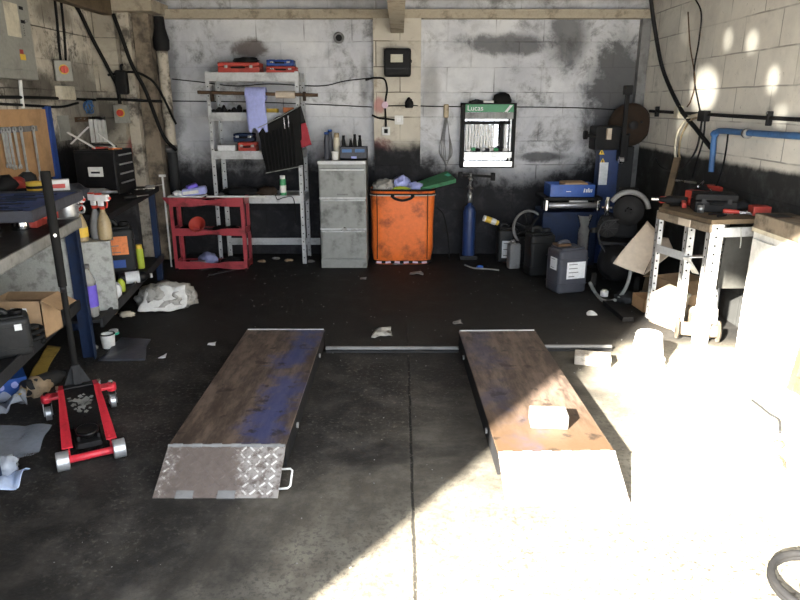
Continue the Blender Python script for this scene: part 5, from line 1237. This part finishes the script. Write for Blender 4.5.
p = mloc(622, 170, .3); B().b2((p.x - .09, .3, .0), (p.x + .1, .42, p.z + .22)).build('rear_post', 'charcoal', t, bev=.008)
B().b2((cb.x - .03, .1, ztop - .3), (cb.x + .04, .3, ztop - .05)).build('ram_guard', 'black', t, bev=.01)
# blue box on it
BZ = zs + .001
bx0, bx1 = Py(550, 190, MY - .02).x, Py(595, 190, MY - .02).x
t = thing('parts_carton', 'open bright blue carton with white lettering on the machine shelf', 'carton', ((bx0 + bx1) / 2, MY + .1, BZ)); bw = (bx1 - bx0) / 2; bh = .115
b = B().b2((-bw, -.13, 0), (bw, .13, .006)).b2((-bw, -.13, 0), (bw, -.126, bh)).b2((-bw, .126, 0), (bw, .13, bh)).b2((-bw, -.13, 0), (-bw + .004, .13, bh)).b2((bw - .004, -.13, 0), (bw, .13, bh)); b.build('carton_body', 'blue_bright', t)
B().b2((-bw * .35, -.11, .01), (bw * .7, .11, .13)).build('brown_contents', 'card', t, bev=.01)
B().b2((-.06, -.1312, .05), (-.015, -.1302, .056)).build('white_line', 'paper', t)
b = B()                                   # small illegible white wordmark
for i, (x, h) in enumerate(((0, .035), (.02, .03), (.036, .04), (.05, .028), (.066, .03))): b.box((bw - .1 + x, -.1314, .045 + h / 2), (.011, .002, h), (0, .15, 0))
b.build('lettering', 'paper', t)
# bluish canister in front
o = jerrycan('oil_canister', 'large bluish grey canister with two white labels in front of the blue machine', Pg(569, 295) + Vector((0, .14, 0)), .3, .27, .22, .42, 'jerry', [('f', .02, .2, .17, .14, 'paper', 4), ('l', -.02, .25, .1, .1, 'paper', 2)], cap='black_gloss', capx=-.2)
B().box((-.06, 0, .4), (.12, .1, .02), None, .004).build('red_patch', 'brown', o)
t = thing('clear_jar', 'clear plastic funnel jar standing behind the bluish grey canister', 'jar', Pg(579, 268) + Vector((0, -.06, 0)))
B().lathe([(0, 0), (.05, 0), (.055, .38), (.04, .42), (.07, .52), (.068, .52), (.036, .42), (.0, .4)], seg=20).build('jar_body', 'clear', t, smooth=True); B().cyl((0, 0, .1), (0, 0, .12), .057, seg=18).build('ring', 'mid_grey', t)
# ------------------------------------------------------------------ air compressor
KC = Vector((1.86, 5.42, 0))
t = thing('air_compressor', 'black air compressor with flywheel guard behind the pale cardboard sheet', 'compressor', KC, -.35)
B().lathe([(0, -.33), (.1, -.32), (.15, -.27), (.155, -.25), (.155, .25), (.15, .27), (.1, .32), (0, .33)], (0, 0, .26), 28, (PI / 2, 0, 0)).build('tank', 'black_gloss', t, smooth=True)
B().b2((-.16, -.24, .4), (.16, .24, .43)).build('deck_plate', 'black', t, bev=.004)
B().box((.03, .06, .55), (.2, .2, .24), None, .02).build('crankcase', 'black', t)
b = B()
for i in range(7): b.box((.03, .06, .68 + i * .016), (.17, .17, .008))
b.build('cooling_fins', 'black', t); B().box((.03, .06, .81), (.16, .15, .05), None, .015).build('cylinder_head', 'black', t)
B().cyl((-.1, -.2, .54), (-.1, .06, .54), .085, seg=24).build('motor', 'black', t, smooth=True)
b = B()
for k in range(9): b.cyl((-.1, -.205, .54), (-.1 + .08 * math.cos(k * .7), -.207, .54 + .08 * math.sin(k * .7)), .004, seg=6)
b.build('motor_grille', 'black_gloss', t)
g_ = B().tube([(.05 + .15 * math.cos(a_ * PI / 20), -.16, .68 + .15 * math.sin(a_ * PI / 20)) for a_ in range(1, 18)], .022, 8).build('flywheel_guard', 'mid_grey', t, smooth='full')
fw = B().lathe([(.03, -.02), (.12, -.02), (.12, .02), (.03, .02)], (.05, -.16, .68), 28, (PI / 2, 0, 0)).build('flywheel', 'black', t, smooth=True)
for k in range(5): B().bar((.05, -.16, .68), (.05 + .11 * math.cos(k * 1.257), -.16, .68 + .11 * math.sin(k * 1.257)), .025, .015).build('spoke', 'black', fw)
v = B().cyl((-.12, -.12, .63), (-.12, -.12, .75), .02, seg=14).build('pressure_valve', 'steel', t, smooth=True); B().cyl((-.16, -.12, .69), (-.08, -.12, .69), .009, seg=8).build('side_port', 'steel', v); B().cyl((-.12, -.12, .75), (-.12, -.12, .775), .012, seg=8).build('top_cap', 'cream', v)
B().cyl((-.17, -.1, .5), (-.22, -.16, .5), .022, seg=14).build('gauge', 'charcoal', t, smooth=True)
for s in (-1, 1): B().cyl((s * .15, -.22, .08), (s * .19, -.22, .08), .08, seg=22).build('wheel', 'rubber', t, smooth=True, bev=.004)
for s in (-1, 1): B().b2((s * .1 - .02, .2, 0), (s * .1 + .02, .24, .14)).build('foot', 'black', t)
B().tube(spline([(-.1, -.28, .35), (-.16, -.34, .5), (-.12, -.3, .6), (-.02, -.26, .62)], 6), .008, 8).build('copper_pipe', 'charcoal', t, smooth='full')
t = thing('bottle_top', 'white plastic cap on the floor at the foot of the compressor', 'cap', Pg(604, 296)); B().cyl((0, 0, 0), (0, 0, .045), .032, seg=18).build('cap_body', 'white', t, smooth=True, bev=.003); B().cyl((0, 0, .045), (0, 0, .055), .02, seg=14).build('cap_top', 'cream', t)
cable('air_hose', 'grey air hose looping from the compressor down to the floor', [Py(634, 238, 5.0), Py(632, 262, 4.95), Py(627, 285, 4.9), Pg(617, 299, .02), Pg(604, 301, .015), Pg(595, 292, .03), Py(590, 283, 5.0)], .014, 'cabinet_grey', 'hose')
# pale card sheet leaning
q = [Py(613, 264, 5.0), Py(643, 276, 4.85), Py(672, 254, 4.95), Py(647, 220, 5.02)]
q = [Py(613, 264, 4.9), Py(644, 276, 4.8), Py(674, 253, 4.95), Py(647, 221, 5.05)]
t = thing('card_sheet', 'pale torn cardboard sheet wedged between the compressor and bench leg', 'cardboard', (0, 0, 0))
m1 = Py(662, 238, 5.0)
B().sheet([q[0], q[1], m1, q[3]], 12, 12, .012, 3, 3).build('sheet', 'card_pale', t, smooth='full', solid=.004)
B().sheet([q[1], Py(674, 252, 4.85), Py(668, 239, 4.98), m1], 8, 8, .015, 4, 5).build('torn_corner', 'card_pale', t, smooth='full', solid=.004)

# ------------------------------------------------------------------ right bench
BZt = .82
A_, B_, C_ = Pg(659, 207, BZt), Pg(712, 220, BZt), Pg(771, 218, BZt)
C_.x = XR - .02
t = thing('slotted_bench', 'wooden topped bench on galvanised slotted angle legs against the right wall', 'workbench', (B_.x, B_.y, 0))
W0 = Vector((B_.x, B_.y, 0))
D_ = Vector((XR - .02, A_.y + .12, BZt))
b = B(); poly = [A_, B_, C_, D_]
v1 = [b.bm.verts.new(p - W0) for p in poly]; v2 = [b.bm.verts.new(p - W0 - Vector((0, 0, .03))) for p in poly]
b.bm.faces.new(v1); b.bm.faces.new(v2)
for i in range(4): b.bm.faces.new((v1[i], v1[(i + 1) % 4], v2[(i + 1) % 4], v2[i]))
b.build('worktop', 'timber_dark', t, bev=.002)
dn = Vector((0, 0, .055))
ap = B().bar(A_ - W0 - dn, B_ - W0 - dn, .02, .05).build('side_rail', 'wood_grey', t)
k_ = (A_ - W0).lerp(B_ - W0, .56) - dn; B().box(k_ + Vector((-.012, -.002, .0)), (.006, .12, .045), (0, 0, math.atan2(-(B_ - A_).x, (B_ - A_).y) + PI)).build('pale_patch', 'card_pale', ap)
fr = B_ - W0 - Vector((-.02, -.02, .085)); B().bar(fr, C_ - W0 - Vector((0, -.02, .085)), .012, .06).build('front_rail', 'galv_flat', t)
def angle_leg(p, top, w1, name='leg', m='galv_flat', dx=1, lean=(0, 0)):
    b = B()
    b.b2((p.x, p.y, 0), (p.x + dx * w1, p.y + .004, top)).b2((p.x, p.y, 0), (p.x + dx * .004, p.y + .05, top))
    lg = b.build(name, m, t); 
    h = B()
    for k in range(14): 
        h.cyl((p.x + dx * w1 * .5, p.y - .001, .05 + k * .055), (p.x + dx * w1 * .5, p.y + .005, .05 + k * .055), .007, seg=8)
        h.cyl((p.x - dx * .001, p.y + .027, .03 + k * .055), (p.x + dx * .005, p.y + .027, .03 + k * .055), .007, seg=8)
    inlay(lg, h, 'black'); return lg
angle_leg(A_ - W0 + Vector((.01, 0, 0)), BZt - .03, .035); angle_leg(B_ - W0 + Vector((.0, .005, 0)), BZt - .03, .085)
angle_leg(B_ - W0 + Vector((-.03, .25, 0)), BZt - .03, .05); angle_leg(Vector((XR - .09, A_.y + .05, 0)) - W0, BZt - .03, .05)
# braces
zb = Py(655, 245, A_.y).z
mA = Vector((A_.x + .01, A_.y, zb - .02)) - W0; mB = Vector((B_.x - .03, B_.y + .25, zb - .02)) - W0
B().bar(mA, mB, .008, .055).build('mid_rail', 'galv_flat', t)
B().bar(mB, Vector((XR - .05, B_.y + .3, zb - .02)) - W0, .055, .008).build('mid_rail', 'galv_flat', t)
b = B().bar(mB + Vector((.0, -.02, 0)), mB + Vector((.12, .06, -.13)), .05, .006); b.build('gusset', 'galv_flat', t)
tag(B().box((0, 0, 0), (.24, .012, .42), (.06, 0, 0), .002).build('steel_sheet', 'dark_sheet', loc=Py(740, 258, B_.y + .18) + Vector((.0, 0, -.0)), rot=(0, 0, 0)), 'dull grey steel sheet standing under the front of the right bench', 'sheet')
cable('pull_cord', 'thin cord hanging under the front rail of the right bench', [Py(741, 228, B_.y - .03), Py(741, 240, B_.y - .03), Py(740, 248, B_.y - .03)], .003, 'cabinet_grey', 'cord')
# goods under the bench
o = carton('brown cardboard box lying open under the right bench, behind the white one', (.3, .22, .26), Vector((2.1, 4.72, 0)), .35, 'card', flaps=(.8, .3, 2.2, .5), fl=.9)
o = carton('white lidded carton tilted under the right bench in the sun', (.2, .17, .09), Vector((1.9, 4.4, .135)), .5, 'card_pale', 'white_carton', (0, 0, 0, 0), 'carton'); o.rotation_euler = (.25, -.2, .6)
B().box((0, 0, .095), (.21, .18, .02), None, .003).build('lid', 'cream', o)
tag(B().box((0, 0, .065), (.25, .2, .13), None, .01).build('crate', 'wood_grey', loc=(1.95, 4.42, 0), rot=(0, 0, .45)), 'low pale crate on the floor under the tilted white carton', 'crate')
t = thing('cable_drum', 'pale wooden reel lying on its side under the right bench', 'reel', Vector((1.85, 4.12, .07)), -.3)
B().cyl((0, 0, 0), (.26, 0, 0), .045, seg=18).build('core', 'wood_grey', t, smooth=True)
for x in (0, .25): B().cyl((x, 0, 0), (x + .018, 0, 0), .07, seg=22).build('flange', 'wood_grey', t, smooth=True)
lumpy('plastic_bag', 'scrunched white plastic bag under the right bench in the sun', 'plastic bag', Vector((2.05, 4.16, .0)), (.14, .13, .3), 'film_dense', 3, .5, 2.4)
tag(B().bar((0, 0, .015), (.5, .1, .015), .05, .03).build('timber_offcut', 'wood', loc=Pg(655, 312) + Vector((0, .05, 0))), 'brown timber offcut on the floor below the right bench', 'timber')
tag(B().bar((0, 0, .02), (-.02, .42, .02), .08, .035).build('timber_offcut', 'black', loc=Pg(628, 322)), 'black timber offcut on the floor left of the right bench', 'timber')
lumpy('rag', 'dark rag on the floor between the compressor and the bench leg', 'rag', Pg(630, 305) + Vector((0, .1, 0)), (.16, .16, .09), 'charcoal', 23, .4)
carton('small brown carton at the back under the right bench', (.15, .2, .1), Vector((1.9, 4.78, 0)), .1, 'wood', 'small_carton', (0, 0, 0, 0))
# goods on the bench
def onb(px, py): return Pg(px, py, BZt + .001)
toolcase('drill_case', 'black ribbed power tool case in the middle of the right bench top', onb(712, 213) + Vector((.05, .1, 0)), -.25, .26, .18, .12, 'black', latch='charcoal', hm='rubber')
t = thing('power_drill', 'red and black power drill lying at the left end of the right bench', 'drill', onb(674, 206) + Vector((.03, .03, .035)), -.5)
B().lathe([(0, 0), (.025, 0), (.032, .03), (.03, .13), (.02, .15), (.014, .19), (0, .19)], (.07, 0, 0), 14, (0, -PI / 2, 0)).build('drill_body', 'black', t, smooth=True)
B().cyl((.07, 0, 0), (.1, 0, 0), .03, seg=14).build('red_end', 'tool_red', t, smooth=True); B().cyl((-.12, 0, 0), (-.17, 0, 0), .012, seg=10).build('chuck', 'steel', t)
B().bar((.04, 0, -.01), (.06, -.1, -.02), .03, .04).build('grip', 'tool_red', t, bev=.006)
t = thing('air_ratchet', 'red tipped air ratchet pointing left off the right bench corner', 'air tool', onb(664, 205) + Vector((.03, .06, .03)), .3)
B().cyl((0, 0, 0), (.12, 0, 0), .02, seg=12).build('body', 'cabinet_grey', t, smooth=True); B().cyl((-.04, 0, 0), (0, 0, 0), .024, seg=12).build('red_tip', 'tool_red', t, smooth=True)
toolcase('socket_case', 'long red lidded case at the wall side of the right bench', onb(722, 202) + Vector((.1, .1, 0)), -1.2, .36, .16, .1, 'red_plain')
tag(B().box((0, 0, .03), (.11, .09, .06), None, .005).build('red_block', 'red_plain', loc=onb(762, 216) + Vector((0, .04, 0)), rot=(0, 0, -.1)), 'small dull red box at the front right corner of the right bench', 'box')
t = thing('socket', 'grey steel socket standing at the front edge of the right bench', 'socket', onb(700, 213) + Vector((.01, .02, 0))); B().cyl((0, 0, 0), (0, 0, .05), .02, seg=16).build('socket_body', 'galv', t, smooth=True); B().cyl((0, 0, .05), (0, 0, .056), .012, seg=10).build('drive_hole', 'black', t)
screwdriver('red handled screwdriver at the left front edge of the right bench', onb(692, 210) + Vector((.02, .02, 0)), .4, 'tool_red', .2)
pliers('steel pliers nearest the front left of the bench top, dark grips', onb(728, 216) + Vector((0, .02, 0)), .3, 'black', s=.9)
pliers('steel pliers beside the small red box on the right bench', onb(746, 215) + Vector((0, .02, 0)), 2.7, 'mid_grey', s=.9)
o = spanner_mesh(.19).build('spanner', 'steel', loc=onb(738, 213) + Vector((0, .02, 0)), rot=(0, 0, -1.2)); tag(o, 'steel spanner on the right bench between the two pliers', 'spanner')
lumpy('rag', 'black rag heaped against the right wall behind the drill case', 'rag', onb(748, 203) + Vector((.04, .1, 0)), (.16, .2, .09), 'black', 13, .4)
lumpy('rag', 'dark rag at the back left of the right bench', 'rag', onb(680, 198) + Vector((.16, .0, 0)), (.16, .14, .1), 'charcoal', 15, .4)
for i, (a, c, r, lab) in enumerate((((668, 193), (688, 196), .008, 'thin steel extension bar at the back of the right bench'), ((690, 200), (704, 189), .007, 'steel bar leaning on the red case on the right bench'))):
    p, q_ = onb(*a) + Vector((.05, 0, .1)), onb(*c) + Vector((.05, 0, .1 if i == 0 else .13))
    tag(B().cyl(p, q_, r, seg=8).build('extension_bar', 'steel'), lab, 'bar')
t = thing('timber_prop', 'dark timber prop leaning on the black wall behind the right bench', 'timber', (0, 0, 0))
B().bar(Vector((2.02, 5.15, 0)), Vector((2.3, 5.5, 1.08)), .05, .03).build('prop', 'timber_dark', t)
B().bar(Vector((2.02, 5.15, .0)), Vector((2.026, 5.158, .03)), .08, .05).build('prop_foot', 'wood_grey', t)
# cupboard and wooden box near the wall
t = thing('cupboard', 'low white painted cupboard in full sun against the right wall', 'cupboard', (2.27, 3.62, 0))
B().b2((-.1, -.3, 0), (.1, .32, .76)).build('carcass', 'white', t, bev=.004)
for y0_, y1_ in ((-.28, .0), (.02, .3)):
    dd = B().b2((-.112, y0_, .06), (-.1, y1_, .72)).build('door', 'white', t, bev=.003); B().cyl((-.112, (y0_ * 3 + y1_) / 4, .45), (-.13, (y0_ * 3 + y1_) / 4, .45), .012, seg=12).build('knob', 'cream', dd)
B().b2((-.11, -.31, .76), (.1, .33, .785)).build('top_board', 'cream', t)
t = thing('wooden_box', 'grubby wooden box with a dark square panel on the white cupboard', 'box', (2.25, 3.68, .786), .0)
B().b2((-.1, -.24, 0), (.11, .24, .09)).build('box_body', 'wood_grey', t, bev=.005); B().b2((-.095, .03, .09), (.02, .16, .094)).build('dark_panel', 'brown', t, bev=.003); B().b2((-.085, .045, .094), (.01, .145, .097)).build('inner_panel', 'charcoal', t)
B().cyl((.0, -.12, .09), (.0, -.12, .1), .03, seg=16).build('round_plate', 'charcoal', t)
aerosol('small white spray can standing behind the wooden box on the cupboard', Vector((2.3, 3.97, .82)), .018, .1, 'white', 'white_plain') if False else None
t = thing('small_bottle', 'small white bottle on the wall side of the right bench', 'bottle', onb(775, 210) + Vector((-.02, .17, 0))); B().lathe([(0, 0), (.018, 0), (.018, .07), (.01, .08), (.01, .1), (0, .1)], seg=14).build('bottle_body', 'white', t, smooth=True); B().cyl((0, 0, .095), (0, 0, .115), .012, seg=10).build('cap', 'cream', t)
# bucket
t = thing('bucket', 'white plastic bucket standing upside down in the sun', 'bucket', Pg(652, 370) + Vector((0, .1, 0)))
B().lathe([(.1, 0), (.105, .0), (.105, .012), (.098, .02), (.075, .19), (.07, .2), (0, .2)], seg=32).build('bucket_body', 'white', t, smooth=True)
B().lathe([(.101, .03), (.106, .03), (.106, .045), (.099, .05)], seg=32).build('rim_band', 'white_plain', t, smooth=True)
B().tube(spline([(-.1, 0, .02), (-.09, -.07, .012), (0, -.125, .008), (.09, -.07, .012), (.1, 0, .02)], 6), .003, 6).build('wire_handle', 'steel', t)
# old door frame leaning
t = thing('door_frame', 'weathered wooden door leaf leaning on the wall at the right edge', 'door leaf', (2.2, 3.04, 0), 0)
for y in (.24, -.3): B().bar((-.04, y, 0), (.07, y, 1.0), .05, .045).build('stile', 'door_wood', t)
for f in (.05, .55, .95): B().bar((-.04 + .11 * f, -.29, 1.0 * f), (-.04 + .11 * f, .23, 1.0 * f), .045, .08).build('rail', 'door_wood', t)
for f in (.3, .76): B().box((-.04 + .11 * f + .012, -.03, 1.0 * f), (.012, .5, .44 if f < .5 else .36), (0, .11, 0)).build('panel', 'wood_grey', t)
B().cyl((-.0, .2, .52), (-.06, .2, .52), .012, seg=10).build('handle', 'mid_grey', t)
# hose at the lower right
p = Pg(828, 596)
o = B().tube([(p.x + .165 * math.cos(a * .25), p.y + .165 * math.sin(a * .25), .014 + a * .0006) for a in range(50)], .012, 10).build('hose', 'black', smooth='full'); tag(o, 'black rubber hose coiled on the sunlit floor at the lower right corner', 'hose')
tag(B().cyl((0, 0, 0), (.0, 0, .06), .045, .04, seg=20).build('rubber_bung', 'black', bev=.006, loc=(p.x - .03, p.y + .02, 0)), 'black rubber bung inside the hose coil at the lower right', 'bung')
cable('wire_scrap', 'bent scrap of dark wire on the sunlit floor near the right wall', [Pg(752, 400, .006), Pg(760, 406, .006), Pg(770, 414, .006), Pg(779, 420, .006), Pg(780, 432, .006)], .006, 'charcoal', 'wire')
cable('wire_scrap', 'thin curved wire on the sunlit floor in front of the bucket', [Pg(702, 385, .004), Pg(706, 393, .004), Pg(718, 400, .004), Pg(732, 408, .004)], .004, 'mid_grey', 'wire')
cable('red_strap', 'short bent red strap on the sunlit floor at the right', [Pg(774, 456, .006), Pg(780, 457, .006), Pg(784, 462, .006), Pg(785, 469, .006)], .006, 'tool_red', 'strap')
lumpy('yellow_scrap', 'yellow and brown scrap on the sunlit floor near the red strap', 'scrap', Pg(778, 446), (.045, .04, .03), 'yellow', 3, .4)

# ------------------------------------------------------------------ right wall services
q = XR - .014
def cx(px, py, o=0): return Px(px, py, q - o)
cable('conduit', 'straight black conduit along the right wall', [cx(650, 111), cx(700, 114), cx(750, 117), cx(830, 121)], .013, 'black', 'conduit')
t = thing('junction_box', 'small black junction box on the right wall conduit', 'junction box', Px(707, 116, XR), -PI / 2)
B().b2((-.06, -.05, -.04), (.06, 0, .04)).build('box_body', 'black', t, bev=.006); B().b2((-.09, -.02, -.03), (-.06, -.005, -.02)).build('strap', 'galv', t)
t = thing('air_pipe', 'blue painted air pipe with an elbow on the right wall', 'pipe', (0, 0, 0))
B().tube(spline([cx(711, 172, .03), cx(713, 150, .03), cx(714, 138, .03), cx(717, 132, .03), cx(724, 131, .03), cx(750, 133, .03), cx(830, 138, .03)], 8), .021, 12).build('pipe', 'blue_pipe', t, smooth='full')
p = cx(714.5, 134, .03); B().lump(p - Vector((0, 0, .03)), (.06, .06, .06), 1, .05, 1, 2, False).build('elbow', 'blue_pipe', t, smooth='full')
p = cx(747, 133.5, .03); B().cyl(p + Vector((0, -.02, 0)), p + Vector((0, .02, 0)), .032, seg=14).build('clip', 'mid_grey', t, smooth=True)
cable('hanging_cable', 'thick black cable hanging from the roof across the right wall', [Py(650, -8, 6.0), Py(655, 30, 6.0), Px(663, 70, XR - .03), Px(680, 108, XR - .03), Px(697, 130, XR - .03), Px(711, 148, XR - .03)], .017, 'black')
cable('hanging_cable', 'thin dark cable dropping from the roof to the junction box', [cx(692, -6), cx(701, 12), cx(699, 40), cx(694, 75), cx(700, 112)], .006, 'black')
cable('hanging_cable', 'thin brown cable down the right wall left of the junction box', [cx(688, 12), cx(690, 45), cx(695, 80), cx(691, 100), cx(687, 107)], .005, 'brown')
cable('yellow_hose', 'yellow hose looping down the right wall under the junction box', [cx(700, 114, .01), cx(688, 118, .02), cx(678, 132, .03), cx(675, 150, .03), cx(677, 165, .03)], .011, 'cream', 'hose')
cable('yellow_hose', 'second thinner yellowish hose beside the yellow hose on the right wall', [cx(700, 117, .01), cx(690, 121, .02), cx(682, 134, .02), cx(679, 150, .02), cx(680, 160, .02)], .008, 'amber', 'hose')
cable('hanging_cable', 'cable looping low across the black part of the right wall', [cx(655, 158), cx(662, 168), cx(680, 170, .05), cx(696, 150, .02), cx(702, 120)], .008, 'charcoal')
cable('hanging_cable', 'cable falling from the junction box behind the blue pipe', [cx(705, 120), cx(703, 140), cx(697, 160), cx(692, 178)], .007, 'black')
cable('hanging_cable', 'cable falling from the conduit right of the blue elbow', [cx(728, 134), cx(726, 150), cx(722, 170), cx(716, 186)], .006, 'black')
t = thing('cable_clip_box', 'small cream socket box on the right wall beside the yellow hose', 'socket', Px(681, 112, XR), -PI / 2); B().b2((-.05, -.04, -.05), (.05, 0, .05)).build('box_body', 'cream', t, bev=.006); B().b2((-.04, -.045, -.04), (.04, -.04, .04)).build('cover', 'cream', t)
for i, px in enumerate((659, 772)):
    t = thing('conduit_clip', ['black saddle clip on the right wall conduit near the corner', 'black saddle clip on the right wall conduit nearer the door'][i], 'clip', Px(px, 111 + (px - 650) * .062, XR), -PI / 2); B().b2((-.012, -.035, -.045), (.012, 0, .045)).build('saddle', 'black', t, bev=.004); B().cyl((0, -.03, .034), (0, -.042, .034), .007, seg=8).build('screw', 'mid_grey', t)

for i, (px, py, s, m, lab) in enumerate(((700, 206, (.13, .06, .05), 'black', 'black tool lying between the red drill and the drill case'), (736, 210, (.14, .08, .06), 'charcoal', 'dark tool lying right of the drill case on the bench'), (752, 208, (.09, .08, .05), 'black', 'black lump behind the small red box on the bench'))):
    lumpy('greasy_tool', lab, 'tool', onb(px, py) + Vector((.06, .04, 0)), s, m, 70 + i, .4, sub=2)
screwdriver('red handled screwdriver lying right of the drill case', onb(724, 214) + Vector((0, .02, 0)), -.4, 'tool_red', .18)
tag(B().cyl((0, 0, .012), (.3, -.12, .012), .011, seg=10).build('breaker_bar', 'galv', loc=onb(742, 207) + Vector((0, .08, 0))), 'bare steel breaker bar lying across the right bench near the wall', 'bar')
t = carton('red and black packet at the back of the right bench beside the drill', (.16, .09, .06), onb(690, 200) + Vector((.08, .05, 0)), -.9, 'red_plain', 'packet', (0, 0, 0, 0), 'packet'); B().b2((-.081, -.046, .06), (.081, .046, .064)).build('lid', 'red_plain', t)
